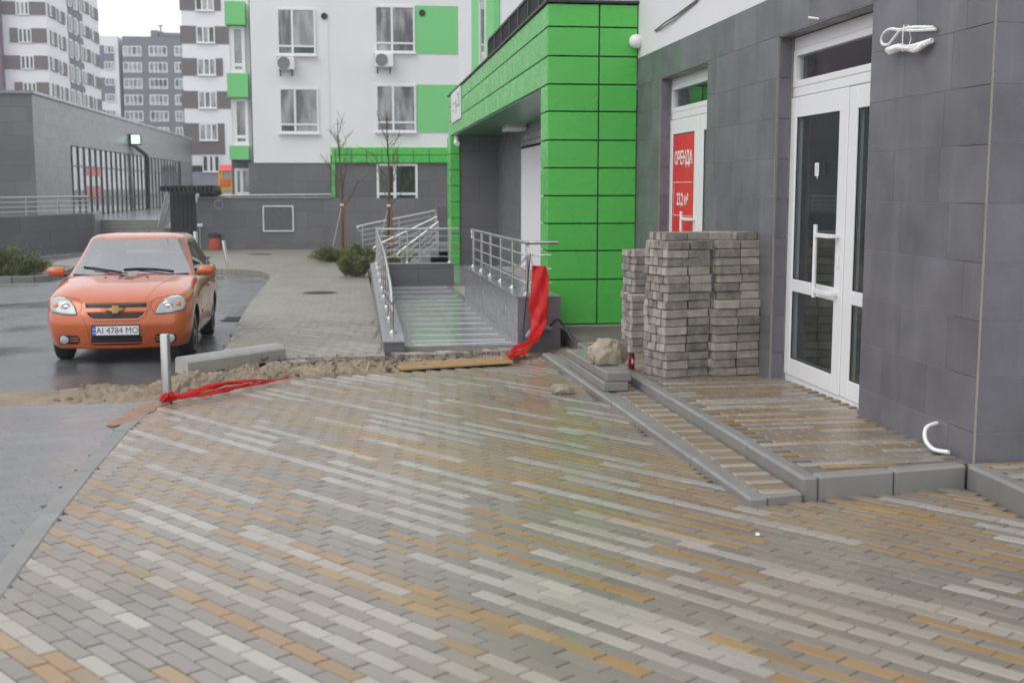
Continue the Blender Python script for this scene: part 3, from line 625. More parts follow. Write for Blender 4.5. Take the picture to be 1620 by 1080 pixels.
X = .41; P3 = [(X, y, 0) for y in (13.73, 14.95, 16.15, 17.4, 18.6, 19.8, 21.0, 22.2, 23.15)]
lt = lambda y: .30+.32*min(1, (y-13.75)/3.0) + .0214*max(0, y-16.75)
railing('handrail', 'stainless handrail on the low side wall left of the ramp', P3, lambda p: wt(p[1]), lambda p: lt(p[1])-.01, 4,
        [(X, 13.73, .0), (X, 13.73, .2), (X, 13.80, .31), (X, 14.4, lt(14.4)+.05), (X, 15.6, lt(15.6)+.03), (X, 17, lt(17)), (X, 20, lt(20)), (X, 22.8, lt(22.8)), (X, 23.2, lt(23.2))],
        [[(X, 13.73, wt(13.73)+.11+.10*k), (X, 16.6, wt(16.6)+.13+.125*k), (X, 23.15, wt(23.15)+.13+.125*k)] for k in range(4)])
P3 = [(x, 23.22, 0) for x in (.60, 1.0, 1.82)]
railing('handrail', 'stainless handrail across the end wall at the head of the ramp', P3[1:], lambda p: .10, lambda p: .74, 4, [(.41, 23.22, .75), (1.0, 23.22, .75), (2.0, 23.22, .75)], [[(.41, 23.22, .22+.13*k), (2.0, 23.22, .22+.13*k)] for k in range(4)])
P3 = [(1.95, y, 0) for y in (14.88, 16.1, 17.36, 18.6, 19.9)]
railing('handrail', 'stainless handrail on the porch right of the ramp, turning to the green column', [(1.97, 13.75, 0)]+P3, lambda p: pz(p[1]), lambda p: pz(p[1])+.6, 3,
        [(2.33, 13.72, .915), (2.1, 13.72, .915), (1.99, 13.74, .915), (1.95, 13.85, .915), (1.95, 16, .885), (1.95, 20.0, .84), (1.95, 20.1, .80), (1.95, 20.1, .7)],
        [[(2.25, 13.72, .45+.16*k), (1.95, 13.76, .45+.16*k), (1.95, 20.1, .375+.16*k)] for k in range(3)])
# stairs and rails beyond the ramp
fs = thing('entrance_stairs', 'grey stair block with steps beyond the end wall of the ramp', 'stairs', (2.0, 33, -.4))
g = Geo()
for k in range(5): g.box((1.3+.22*k, 31.5, -1), (3.2, 34.5, -.55+.14*k))
put('steps', g, m_lav, fs); put('pier', Geo().box((2.35, 34.6, -1), (2.9, 35.2, 1.02)), m_tilefar, fs)
def slope_rail(label, a, b, n, dz, curl=True):
    a, b = Vector(a), Vector(b); t = thing('handrail', label, 'handrail', a, 'stainless steel handrails beyond the ramp')
    d = (b-a).normalized(); tp = [a-Vector((0, 0, .18)), a-d*.12-Vector((0, 0, .06)), a+d*.05, a.lerp(b, .5), b]
    put('top_rail', Geo().tube(spline(tp, 5), .028, 8), m_steel, t, sm=50)
    for k in range(1, n): put('bar', Geo().tube([a-Vector((0, 0, dz*k)), b-Vector((0, 0, dz*k))], .014, 6), m_steel, t, sm=50)
    for f in (.02, .5, .98):
        q = a.lerp(b, f); put('post', Geo().tube([q, (q.x, q.y, q.z-dz*n-.12)], .02, 8), m_steel, t, sm=50)
slope_rail('stainless handrail rising gently to the right against the far wall', wy(571, 357, 38), wy(691, 333, 38), 5, .155)
slope_rail('steep stainless handrail of the far stairs, left one of the pair', wy(597, 388, 33), wy(692, 343, 33), 4, .16)
slope_rail('steep stainless handrail of the far stairs, right one nearer the green column', wy(634, 397, 31.5), wy(694, 351, 31.5), 4, .16)

# ---------------------------------------------------------------- loose pavers stacked on the platform: each one a thing of its own
ORD = ['bottom', 'second', 'third', 'fourth', 'fifth', 'sixth', 'seventh', 'eighth', 'ninth', 'tenth', 'eleventh', 'twelfth', 'thirteenth', 'fourteenth', 'fifteenth', 'sixteenth', 'seventeenth', 'eighteenth']
g = Geo(); LP, WP, HP = .21, .071, .0715
_pv = []
for s in range(6):      # six slightly different worn pavers
    bm = bmesh.new(); bmesh.ops.create_cube(bm, size=1); bmesh.ops.scale(bm, vec=(LP, WP, .067), verts=bm.verts)
    bmesh.ops.bevel(bm, geom=list(bm.edges), offset=.0045, segments=1, affect='EDGES'); rn = random.Random(s)
    for v in bm.verts: v.co += Vector((rn.uniform(-1, 1), rn.uniform(-1, 1), rn.uniform(-.4, .4)))*.0035
    me = bpy.data.meshes.new('loose_paver'); bm.to_mesh(me); bm.free(); me.materials.append(m_stackpav); _pv.append(me)
def loose(p, rot, label, group, tilt=0):
    o = bpy.data.objects.new('loose_paver', _pv[random.randrange(6)]); o.location = p; o.rotation_euler = ((random.random()-.5)*.05, (random.random()-.5)*.035+tilt, rot+(random.random()-.5)*.05)
    COL.objects.link(o); tag(o, label, 'paver', group); return o
def stack(org, rot, ncol, nrow, ncourse, where, group, shift=lambda c: (0, 0), skip=lambda c, r, k: False, topcol=99):
    u = Vector((math.cos(rot), math.sin(rot), 0)); v = Vector((-math.sin(rot), math.cos(rot), 0)); lean = [Vector(((random.random()-.5)*.024, (random.random()-.5)*.02, 0)) for _ in range(40)]
    for k in range(ncourse):
        sx, sy = shift(k)
        for r in range(nrow):
            for c in range(ncol):
                if (r > 0 and c > 0 and k < ncourse-2) or skip(c, r, k): continue
                p = Vector(org) + u*(LP*(c+.5)+.011*c+sx) + v*(WP*(r+.5)+.003*r+sy) + Vector((0, 0, HP*(k+.5)+.0008*k)) + lean[k] + u*random.uniform(-.005, .005)*(1 if r == 0 else 2) + v*random.uniform(-.007, .007)*(1 if r == 0 else .3)
                lev = 'top course' if k == ncourse-1 else ORD[k]+' course'
                if r == 0: lab = f'front paver of {where}, {lev}, {["left", "right"][c] if ncol == 2 else "only"} column'
                elif c == 0: lab = f'end paver, left face of {where}, {lev}, {ORD[r]} back'
                else: lab = f'paver within the top of {where}, {lev}, {ORD[r]} row back'
                loose(p, rot, lab, group)
GA, GB, GC = 'pavers of the tall stack by the far door', 'pavers of the stack nearest the near door', 'pavers of the stack against the green column'
ztop = lambda y: gz(y, .121)
RA = R(17)
stack((2.590, 9.80, ztop(9.9)), RA, 2, 5, 16, 'the big left stack', GA)
stack((3.028, 9.835, ztop(9.9)), R(12), 2, 2, 16, 'the right hand stack', GB, shift=lambda k: (0, .0) if k < 9 else (.05, .06), skip=lambda c, r, k: k > 14 and False)
for i, (x, y, k, r) in enumerate([(2.70, 10.0, 16, 14), (2.91, 10.05, 16, 12), (3.12, 10.08, 16, 10), (3.34, 10.06, 16, 14), (2.68, 10.12, 16, 20), (2.88, 10.15, 16, 14), (3.1, 10.17, 16, 8), (3.31, 10.16, 16, 12)]):
    loose((x, y, ztop(9.9)+HP*.5+.0722*k), R(r), f'paver in loose top layer over the tall stacks, {["first", "second", "third", "fourth"][i % 4]} from left, {"front" if i < 4 else "back"} line', 'pavers lying on top of the two stacks')
stack((2.80, 11.85, ztop(11.9)), R(14), 1, 4, 14, 'the far stack by the green column', GC)
stack((2.72, 11.62, ztop(11.9)), R(10), 1, 3, 8, 'the low pile behind the boulder', 'pavers of the lower pile behind the boulder')
for i in range(3): loose((3.0+.02*i, 11.8, ztop(11.9)+HP*(.5+i*1.03)+.86+.12), R(16), ['paver leaning between', 'grey paver bridging', 'upper paver bridging'][i]+' the far stack and the tall stack', 'odd pavers between the stacks')
# two kerb slabs, boulder, drinks can, small rock
for k in range(2):
    o = Geo(); o.box((-.105, -.85, 0), (.105, .85, .078), .008); s = put('kerb_slab', o, m_kerb); s.location = (2.115+.012*k, 10.46+.01*k, gz(10.4, .046+.08*k)); s.rotation_euler = (-SLOPE, 0, R(-1.5+k)+R(2.0))
    tag(s, ('lower concrete kerb slab of the pair lying on the step strip', 'upper concrete kerb slab of the pair, carrying the boulder')[k], 'kerb slab', 'kerb slabs lying on the step strip')
def rock(name, c, r, sc, seed, label, cut=-.35):
    bm = bmesh.new(); bmesh.ops.create_icosphere(bm, subdivisions=5, radius=1)
    for v in bm.verts:
        d = 1+.34*noise.noise(v.co*1.1+Vector((seed, 2, 0)))+.16*noise.noise(v.co*2.7+Vector((0, seed, 0)))+.09*noise.noise(v.co*5)+.05*noise.noise(v.co*11)
        c2 = v.co*d
        for pn, pd in (((.8, -.5, .2), .82), ((-.7, -.5, .45), .8), ((.1, -.9, -.2), .78), ((.2, .1, .97), .74)):
            n = Vector(pn).normalized(); e = c2.dot(n)-pd
            if e > 0: c2 -= n*e*.7
        c2.z = max(c2.z, cut); v.co = Vector((c2.x*sc[0], c2.y*sc[1], c2.z*sc[2]))*r
    me = bpy.data.meshes.new(name); bm.to_mesh(me); bm.free(); me.materials.append(m_rock); smooth(me, 28); o = link(bpy.data.objects.new(name, me)); o.location = c; return tag(o, label, 'rock')
rock('boulder', (2.165, 10.16, gz(10.2, .21)+.075), .19, (.88, .85, .90), 3.3, 'big pale brown boulder resting on the two kerb slabs', -.40)
rock('stone', (1.72, 9.86, gz(9.9, 0)+.028), .083, (1.15, .8, .8), 8.1, 'fist sized broken stone alone on the wet paving', -.32)
cn = thing('drinks_can', 'slim red and black drinks can standing behind the boulder', 'can', (2.44, 10.42, gz(10.4, .122)))
c0 = (2.44, 10.42, gz(10.4, .124)); put('body', Geo().lathe([(.024, 0), (.0285, .006), (.0285, .118), (.0275, .122)], c0, 16), mat('can_red', (.5, .02, .03), .25, metal=.4), cn, sm=40)
put('top', Geo().lathe([(.0287, .115), (.0287, .128), (.022, .140), (.022, .144), (.019, .142)], c0, 16), m_black, cn, sm=40); put('band', Geo().lathe([(.0288, .018), (.0288, .03)], c0, 16), m_black, cn)
put('mark', Geo().box((c0[0]-.008, c0[1]-.0296, c0[2]+.05), (c0[0]+.008, c0[1]-.0286, c0[2]+.09)), m_print, cn)
tag(put('paper_scrap', Geo().lathe([(.002, 0), (.012, .003), (.008, .011), (.001, .013)], (1.88, 5.36, gz(5.36, .002)), 7), m_print), 'tiny white paper scrap on the near paving', 'litter')
# plank over the trench, lying kerb stone
m_wood = mat('raw_plank', (.42, .285, .13), .6, var=.15, nscale=9, fine=60, finev=.1)
g = Geo(); g.box((-.565, -.21, 0), (.565, .21, .022), .003)
for k in range(7): g.box((-.563, -.19+.058*k, .0215), (.563, -.165+.058*k, .0265))
o = tag(put('plank', g, m_wood), 'ribbed yellow wooden board laid over the trench edge', 'plank'); o.location = (.95, 11.80, gz(11.8, .012)); o.rotation_euler = (R(-1.5), R(-1.0), R(10.5))
g = Geo(); pr = [(0, 0), (.18, 0), (.18, .135), (.165, .155), (.07, .165), (.02, .135), (0, .115)]
g.prism([(0, y, z) for y, z in pr], (1.32, 0, 0)); o = put('lying_kerb_stone', g, m_pale); o.location = (-1.62, 11.76, gz(11.8, -.035)); o.rotation_euler = (R(3), R(.3), R(49.5)-R(1.0))
tag(o, 'loose grey kerb stone lying askew on the sand by the car', 'kerb stone')
g = Geo(); g.tube([(.12, 11.75, -.16), (.09, 11.35, -.19)], .010, 6); tag(put('stick', g, m_wood), 'short pale stick poking out of the sand by the board', 'stick')
# bollards
def bollard(x, y, z, h, label, r=.039, lean=(0, 0), group='steel bollards'):
    t = thing('bollard', label, 'bollard', (x, y, z), group); t.rotation_euler = (lean[0], lean[1], 0)
    put('tube', Geo().lathe([(r, 0), (r, h-.012), (r*.93, h-.003), (r*.6, h), (.001, h)], (0, 0, 0), 20), m_steel, t, world=False, sm=40)
    put('rivet', Geo().lathe([(.006, 0), (.006, .006)], (0, -r-.003, .085), 8, 'y'), m_dark, t, world=False); return t
bollard(-1.525, 9.84, gz(9.84), .56, 'near steel bollard with red film tied round its foot')
bollard(-4.35, 34.0, gz(34), .95, 'upright far steel bollard right of the car roof', .055)
bollard(-3.45, 33.4, gz(33.4), .72, 'leaning far steel bollard at the bend of the kerb', .05, (0, R(-7)))
# orange grit on the joint beside the bollard
tag(put('rust_stain', Geo().prism([(x, y, gz(y, .0035)) for x, y in ((-1.80, 8.82), (-1.74, 8.78), (-1.69, 8.9), (-1.63, 9.02), (-1.61, 9.25), (-1.56, 9.42), (-1.57, 9.6), (-1.50, 9.78), (-1.62, 9.86), (-1.71, 9.80), (-1.72, 9.55), (-1.77, 9.4), (-1.74, 9.2), (-1.82, 9.0))], (0, 0, .0015)), mat('orange_clay', (.25, .12, .06), .5, var=.3)), 'smear of orange clay on the paving at the bollard foot', 'clay', kind='stuff')
# red film tied to the bollard, and hanging on the railing
def film(name, pts, wid, label, fold=5, amp=.02, seed=1, up=Vector((0, 0, 1)), side=None):
    c = spline(pts, 10); g = Geo(); n = 14
    for i, p in enumerate(c):
        t = (c[min(i+1, len(c)-1)]-c[max(i-1, 0)]).normalized(); s = side if side else t.cross(up).normalized(); b = t.cross(s).normalized()
        w_ = np.interp(i/(len(c)-1), np.linspace(0, 1, len(wid)), wid)
        for k in range(n+1):
            f = k/n-.5; z = amp*min(1, w_/.1)*(math.sin(fold*f*6.28+i*.35+seed)+.8*noise.noise(Vector((f*6, i*.22, seed))))
            g.v.append(p + s*(f*w_+.012*noise.noise(Vector((i*.3, k*.2, seed)))) + b*z)
    m_ = n+1; g.f = [(i*m_+k, (i+1)*m_+k, (i+1)*m_+k+1, i*m_+k+1) for i in range(len(c)-1) for k in range(n)]
    o = put(name, g, m_red, sm=60); md = o.modifiers.new('thick', 'SOLIDIFY'); md.thickness = .0015; return tag(o, label, 'plastic film')
ft = thing('red_film', 'red plastic film knotted round the near bollard and trailing over the sand edge', 'plastic film', (-1.5, 9.8, -.17))
def part_of(o, t):
    for k in ('label', 'category', 'group'):
        if k in o: del o[k]
    o.data.transform(Matrix.Translation(-t.location)); o.parent = t
g = Geo()
for i in range(5): g.lathe([(.045+.004*(i % 2), .012*i), (.052+.006*math.sin(i*2), .012*i+.008), (.046, .012*i+.016)], (-1.525+.004*math.sin(i*3), 9.84, gz(9.84, .012)), 18)
for i in range(8):
    a = i*.8; g.tube([(-1.525+.05*math.cos(a), 9.84+.05*math.sin(a), gz(9.8, .02)), (-1.49+.05*math.cos(a+.6), 9.80+.05*math.sin(a+.5), gz(9.8, .075)), (-1.47+.03*math.sin(a), 9.77, gz(9.8, .035))], [.012, .016, .007], 6)
put('knot', g, m_red, ft, sm=60)
tr = film('trail', [(-1.46, 9.78, gz(9.8, .05)), (-1.25, 9.98, gz(10, .045)), (-1.0, 10.32, gz(10.3, .05)), (-.8, 10.65, gz(10.6, .04)), (-.60, 11.0, gz(11, .03))], [.06, .09, .08, .05, .015], '', 3, .012, 2); part_of(tr, ft)
tr = film('trail', [(-1.44, 9.84, gz(9.8, .05)), (-1.2, 10.12, gz(10, .085)), (-1.02, 10.38, gz(10.3, .08)), (-.8, 10.7, gz(10.6, .05))], [.05, .08, .06, .02], '', 2, .02, 7); part_of(tr, ft)
film('red_film', [(2.06, 13.42, .67), (2.07, 13.40, .5), (2.05, 13.38, .2), (2.04, 13.34, -.0), (1.97, 13.15, -.12), (1.84, 12.75, -.125), (1.66, 12.2, -.13), (1.52, 11.86, -.15)], [.15, .21, .22, .18, .12, .15, .2, .1], 'long red plastic film hanging from the end of the porch railing', 1.2, .017, 5, side=Vector((.93, -.36, 0)))
m_tape = mat('white_tape', (.7, .66, .64), .5)
for i, pts in enumerate([[(1.95, 13.7, .9), (1.93, 13.66, .75), (1.82, 13.7, .62), (1.78, 13.72, .58)], [(1.95, 13.7, .9), (1.98, 13.62, .72), (2.02, 13.6, .6), (2.0, 13.6, .45), (2.06, 13.58, .35)]]):
    c = spline(pts, 6); g = Geo()
    for p in c: g.v += [p, p+Vector((.035, .01, .012))]
    g.f = [(2*j, 2*j+1, 2*j+3, 2*j+2) for j in range(len(c)-1)]
    o = put('barrier_tape', g, m_tape); o.modifiers.new('thick', 'SOLIDIFY').thickness = .001; tag(o, ('scrap of white barrier tape fluttering left off the porch rail corner', 'strip of white barrier tape hanging straight down at the porch rail end')[i], 'tape')
tag(put('bent_pipe', Geo().tube(spline([(2.22, 13.52, -.06), (2.08, 13.5, -.055), (1.98, 13.47, -.08), (1.93, 13.46, -.15)], 6), .032, 10), mat('grey_pipe', (.22, .24, .28), .4), sm=40), 'grey plastic pipe bend sticking out below the porch', 'pipe')
tag(put('cable', Geo().tube(spline([(1.985, 13.60, .8), (1.93, 13.52, .3), (1.90, 13.5, .0), (1.88, 13.4, -.26)], 6), .007, 6), m_black, sm=40), 'thin black cable hanging down the porch corner beside the red film', 'cable')
tag(put('wire_tangle', Geo().tube(spline([(2.2, 13.5, -.03), (2.28, 13.46, .05), (2.36, 13.44, -.03), (2.45, 13.3, -.2), (2.6, 13.2, -.24), (2.7, 13.1, -.2)], 6), .012, 6), m_black, sm=40), 'black wire end bent round the foot of the green column', 'wire')
# ---------------------------------------------------------------- planting
def juniper(c, rx, ry, h, n, seed, label, cat='shrub'):
    rn = random.Random(seed); t = thing('juniper_shrub', label, cat, c, 'juniper shrubs'); g = Geo(); st = Geo()
    for s in range(26):
        a = rn.random()*6.283; rr = math.sqrt(rn.random()); tip = Vector((c[0]+rx*rr*math.cos(a), c[1]+ry*rr*math.sin(a), c[2]+h*(1-.55*rr*rr)*rn.uniform(.65, 1.08)))
        b = Vector((c[0]+rx*.2*rr*math.cos(a), c[1]+ry*.2*rr*math.sin(a), c[2]+.02)); m_ = b.lerp(tip, .5)+Vector((0, 0, -.05*h)); st.tube([b, m_, tip], [.02*h+.005, .012, .004], 5)
        for i in range(n//26):
            f = rn.random()**.55; p = (b.lerp(m_, f*2) if f < .5 else m_.lerp(tip, f*2-1)) + Vector((rn.gauss(0, .11*rx), rn.gauss(0, .11*ry), rn.gauss(0, .09*h)))
            if p.z < c[2]+.02: p.z = c[2]+.02+rn.random()*.1
            d = Vector((math.cos(a)+rn.gauss(0, .7), math.sin(a)+rn.gauss(0, .7), .8+rn.gauss(0, .5))).normalized(); s_ = d.cross(Vector((rn.gauss(0, 1), rn.gauss(0, 1), rn.gauss(0, 1)))).normalized()
            l = h*rn.uniform(.09, .2); g.add([p-s_*l*.13, p+s_*l*.13, p+d*l], [(0, 1, 2)])
    put('stem', st, m_bark, t); put('foliage', g, m_fol, t, kind='stuff')
juniper((-.72, 36.0, gz(36)), .62, .55, .52, 5200, 1, 'low dark juniper shrub at the foot of the left bare tree, leftmost of the row')
juniper((.20, 35.2, gz(35.2)), .62, .6, .55, 5200, 2, 'juniper shrub right of the left tree trunk, behind the ramp wall')
juniper((-.02, 28.0, gz(28)), .40, .45, .56, 4200, 3, 'nearest juniper shrub, beside the low side wall of the ramp')
juniper((1.25, 33.8, gz(33.8)), .8, .6, .38, 4200, 4, 'juniper shrub seen through the rails around the right bare tree')
fb = thing('flower_bed', 'kerbed planting bed on the road left of the car', 'flower bed', (-9, 31.5, gz(30, -.13)))
bedp = [(-16, 29.2), (-7.9, 29.1), (-7.45, 29.25), (-7.2, 29.7), (-7.3, 31), (-7.6, 33.8), (-16, 34)]
g = Geo()
for a, b in zip(bedp, bedp[1:]):
    A, B = Vector(a), Vector(b); n = max(1, round((B-A).length/1.0))
    for i in range(n):
        p, q = A.lerp(B, i/n), A.lerp(B, (i+1)/n); t = (q-p).normalized(); c = (p+q)/2; o = piece('kerb_stone', ((q-p).length-.01, .1, .24), .012, m_kerb, fb, (c.x+9, c.y-31.5, gz(c.y, -.13)+.03-gz(30, -.13)), (0, 0, math.atan2(t.y, t.x)))
put('soil', Geo().prism([(x, y, gz(31, -.13)+.07) for x, y in bedp], (0, 0, .03)), m_soil, fb)
juniper((-8.35, 30.5, gz(30.5, -.05)), .85, .8, .68, 7000, 5, 'broad juniper shrub in the kerbed bed left of the car, right one')
juniper((-9.6, 30.6, gz(30.5, -.05)), .9, .8, .60, 6000, 6, 'broad juniper shrub at the left edge of the kerbed bed')
def bare_tree(c, H, seed, label, lean):
    rn = random.Random(seed); t = thing('bare_tree', label, 'tree', c, 'young bare trees'); c = Vector(c)
    ax = [c + Vector((lean*f*H + .03*math.sin(f*7+seed), .02*math.cos(f*5), H*f)) for f in [i/14 for i in range(15)]]
    put('trunk', Geo().tube(ax, [.062*(1-f*.86) for f in [i/14 for i in range(15)]], 8), m_bark, t, sm=50)
    for b in range(11):
        f = .36+.56*b/11+rn.uniform(-.02, .02); p = ax[int(f*14)].lerp(ax[min(14, int(f*14)+1)], f*14 % 1); a = b*2.4+rn.uniform(-.5, .5); L = H*rn.uniform(.14, .26)*(1.25-f*.75); el = rn.uniform(.75, 1.25)
        d = Vector((math.cos(a)*math.cos(el), math.sin(a)*math.cos(el), math.sin(el))); m_ = p+d*L*.5+Vector((0, 0, -.02)); e = p+d*L+Vector((0, 0, .12*L)); g = Geo().tube([p, m_, e], [.019*(1.15-f), .012*(1.15-f)+.003, .005], 6)
        for k in range(9):
            q = p.lerp(m_, .3+.7*rn.random()) if k < 2 else m_.lerp(e, rn.random()); dd = (d+Vector((rn.gauss(0, .6), rn.gauss(0, .6), rn.gauss(.2, .4)))).normalized(); l2 = L*rn.uniform(.2, .65); g.tube([q, q+dd*l2*.5+Vector((0, 0, .01)), q+dd*l2+Vector((0, 0, .05*l2))], [.0065, .005, .004], 5)
        put('branch', g, m_bark, t, sm=50)
    put('stake', Geo().tube([c+Vector((.09, -.05, 0)), c+Vector((.07+lean*H*.4, -.05, H*.42))], .034, 8), m_stake, t, sm=50)
    put('tie', Geo().lathe([(.07, 0), (.075, .03), (.07, .06)], c+Vector((.03+lean*H*.38, -.02, H*.38)), 10), m_tape, t)
    put('guy_wire', Geo().tube([c+Vector((-.42, -.1, 0)), c+Vector((lean*H*.38, 0, H*.38))], .008, 5), m_tape, t)
bare_tree((-.36, 38.2, gz(38)), 4.35, 11, 'slim bare young tree with a brown stake, left of the two', -.02)
bare_tree((.95, 34.3, gz(34)), 4.25, 23, 'bare young tree with reddish stake rising behind the ramp rails, right of the two', .003)
# litter bin, drain, manholes
bn = thing('litter_bin', 'small litter bin with orange red body and dark lid against the far wall', 'bin', (-5.3, 47.2, gz(47)))
c0 = (-5.33, 47.2, gz(47)); put('body', Geo().lathe([(.17, .02), (.2, .06), (.2, .46), (.19, .47)], c0, 18), mat('orange_bin', (.55, .10, .04), .5), bn, sm=40); put('lid', Geo().lathe([(.23, .46), (.24, .5), (.24, .6), (.2, .64), (.02, .65)], c0, 18), m_dark, bn, sm=40)
def manhole(x, y, r, label, dz=.004):
    t = thing('manhole', label, 'manhole cover', (x, y, gz(y, dz))); t.rotation_euler = TILT
    put('rim', Geo().lathe([(r, 0), (r, .008), (r*.9, .008), (r*.9, 0)], (0, 0, 0), 28), m_dark, t, world=False)
    g = Geo().lathe([(r*.88, 0), (r*.88, .005), (.01, .005)], (0, 0, 0), 28)
    for k in range(-3, 4): g.box((-r*.7, k*r*.2-.01, .005), (r*.7, k*r*.2+.01, .009))
    put('lid', g, mat('cast_iron', (.07, .068, .065), .5), t, world=False)
q = wx(490, 466, -.62); manhole(-.66, 22.6, .32, 'round manhole cover in the walkway left of the ramp')
manhole(-3.25, 42.5, .4, 'far manhole cover near the wall under the small window')
dr = thing('drain_grate', 'rectangular drain grate in the road edge behind the car', 'drain', (-1.87, 18.8, gz(18.8, -.125))); dr.rotation_euler = TILT
put('frame', Geo().box((-.16, -.32, 0), (.16, -.28, .01)).box((-.16, .28, 0), (.16, .32, .01)).box((-.16, -.28, 0), (-.12, .28, .01)).box((.12, -.28, 0), (.16, .28, .01)), m_dark, dr, world=False)
for k in range(8): put('bar', Geo().box((-.12, -.26+.07*k, 0), (.12, -.235+.07*k, .009)), m_dark, dr, world=False)

# ---------------------------------------------------------------- the car (local: front at -y, ground at z = 0)
CS = .93
car = thing('parked_car', 'copper orange small saloon parked facing the camera by the sand strip', 'car', (-2.60, 14.08, gz(14.1, -.127)), rot=(-SLOPE, 0, R(1.5))); car.scale = (CS, CS, CS)
m_paint = mat('orange_paint', (.52, .112, .024), .28, metal=.15, var=.02, nscale=2, finev=.02, fine=300, coat=.9)
m_cglass = glass('car_glass', (.55, .62, .62), f0=.31)
m_sglass = glass('car_side_glass', (.4, .46, .44), f0=.10)
m_well = mat('wheel_well', (.012, .012, .012), .9); m_tyre = mat('tyre_rubber', (.018, .018, .019), .7, bump=.2)
m_rim = mat('silver_hubcap', (.42, .43, .44), .35, metal=.7); m_lamp = glass('lamp_glass', opaque=(.36, .40, .40), f0=.1); m_amber = mat('amber_lamp', (.75, .25, .10), .2)
m_chrome = mat('chrome', (.7, .7, .7), .12, metal=1); m_gold = mat('emblem_gold', (.27, .18, .07), .3, metal=.6)
YF0 = -.80                      # front bumper, front axle at y = 0
def outline(wd, yf, yr, bow, cr, zf, rb=.10, nf=14, nc=6, ns=40):
    "closed loop of a car slice, counter-clockwise from the front right corner"
    pts = []
    Y0, Y1 = yf+YF0, yr+YF0
    fy = lambda x: Y0 + bow*(abs(x)/wd)**2.2
    for i in range(nf+1): x = -(wd-cr) + 2*(wd-cr)*i/nf; pts.append((x, fy(x)))
    ye = fy(wd-cr)
    for i in range(1, nc): a = -math.pi/2 + math.pi/2*i/nc; pts.append((wd-cr+cr*math.cos(a), ye+cr*(1+math.sin(a))))
    ya, yb = ye+cr, Y1-rb-cr
    for i in range(ns+1): pts.append((wd, ya+(yb-ya)*i/ns))
    for i in range(1, nc): a = math.pi/2*i/nc; pts.append((wd-cr+cr*math.cos(a), yb+cr*math.sin(a)))
    for i in range(nf+1): x = (wd-cr) - 2*(wd-cr)*i/nf; pts.append((x, Y1-rb*(abs(x)/wd)**2.2))
    for i in range(1, nc): a = math.pi/2+math.pi/2*i/nc; pts.append((-(wd-cr)+cr*math.cos(a), yb+cr*math.sin(a)))
    for i in range(ns+1): pts.append((-wd, yb+(ya-yb)*i/ns))
    for i in range(1, nc): a = math.pi+math.pi/2*i/nc; pts.append((-(wd-cr)+cr*math.cos(a), ye+cr*(1+math.sin(a))))
    return [(x*(1-.045*((y-1.35)/2.15)**4) if abs(x) > wd*.9 else x, y, zf(x, y)) for x, y in pts]
ip = lambda xs, ys: (lambda y: float(np.interp(y-YF0, xs, ys)))
hood = ip([0, .15, .5, 1.1, 1.5, 3.9, 4.1, 4.31], [.735, .80, .885, .985, 1.0, 1.07, 1.075, 1.05]); should = ip([0, .25, .7, 1.2, 2.5, 3.6, 4.31], [.665, .70, .80, .885, .93, .96, .95])
belt = ip([0, .2, .7, 1.2, 2.5, 3.7, 4.31], [.70, .76, .865, .945, .985, 1.02, 1.01])
L = [outline(.70, .16, 4.18, .30, .30, lambda x, y: .20), outline(.755, .09, 4.24, .28, .30, lambda x, y: .185), outline(.79, .055, 4.27, .27, .30, lambda x, y: .215), outline(.815, .03, 4.29, .26, .30, lambda x, y: .28),
     outline(.83, .012, 4.30, .25, .30, lambda x, y: .36), outline(.842, .0, 4.31, .25, .30, lambda x, y: .45), outline(.850, .006, 4.31, .25, .30, lambda x, y: .53), outline(.850, .03, 4.31, .25, .30, lambda x, y: .60 + .08*max(0, min(1, (y+.4)/2))),
     outline(.845, .062, 4.30, .25, .30, lambda x, y: should(y)-.02), outline(.828, .078, 4.29, .25, .30, lambda x, y: should(y)+.02), outline(.80, .10, 4.27, .26, .30, lambda x, y: belt(y)-.008), outline(.765, .14, 4.24, .26, .30, lambda x, y: belt(y)+.012*1),
     outline(.70, .22, 4.18, .25, .28, lambda x, y: .5*belt(y)+.5*hood(y)+.012), outline(.55, .36, 4.05, .22, .22, lambda x, y: hood(y)), outline(.35, .52, 3.95, .14, .16, lambda x, y: hood(y)+.015), outline(.10, .66, 3.9, .02, .05, lambda x, y: hood(y)+.020)]
def loft(loops, capb=True, capt=True):
    n = len(loops[0]); bm = bmesh.new(); V = [[bm.verts.new(p) for p in l] for l in loops]
    for i in range(len(loops)-1):
        for k in range(n): bm.faces.new((V[i][k], V[i][(k+1) % n], V[i+1][(k+1) % n], V[i+1][k]))
    if capb: bm.faces.new(V[0][::-1])
    if capt: bm.faces.new(V[-1])
    return bm
bm = loft(L); me = bpy.data.meshes.new('body'); bmesh.ops.recalc_face_normals(bm, faces=bm.faces); bm.to_mesh(me); bm.free()
body = link(bpy.data.objects.new('body', me)); me.materials.append(m_paint); me.materials.append(m_well)
WB, TR, WR = 2.48, .725, .292
for ax in (0, WB):
    for sx in (-1, 1):
        g = Geo().lathe([(.345, 0), (.345, .5)], (0, 0, 0), 36, 'x'); cme = g.mesh('cut'); cme.materials.append(m_paint); cme.materials.append(m_well)
        cme.polygons.foreach_set('material_index', [1]*len(cme.polygons))
        c = link(bpy.data.objects.new('cut', cme)); c.location = (.50 if sx > 0 else -1.0, ax, WR+.02)
        md = body.modifiers.new('arch', 'BOOLEAN'); md.object = c; md.operation = 'DIFFERENCE'; md.solver = 'EXACT'
dg = bpy.context.evaluated_depsgraph_get(); nm = bpy.data.meshes.new_from_object(body.evaluated_get(dg), depsgraph=dg)
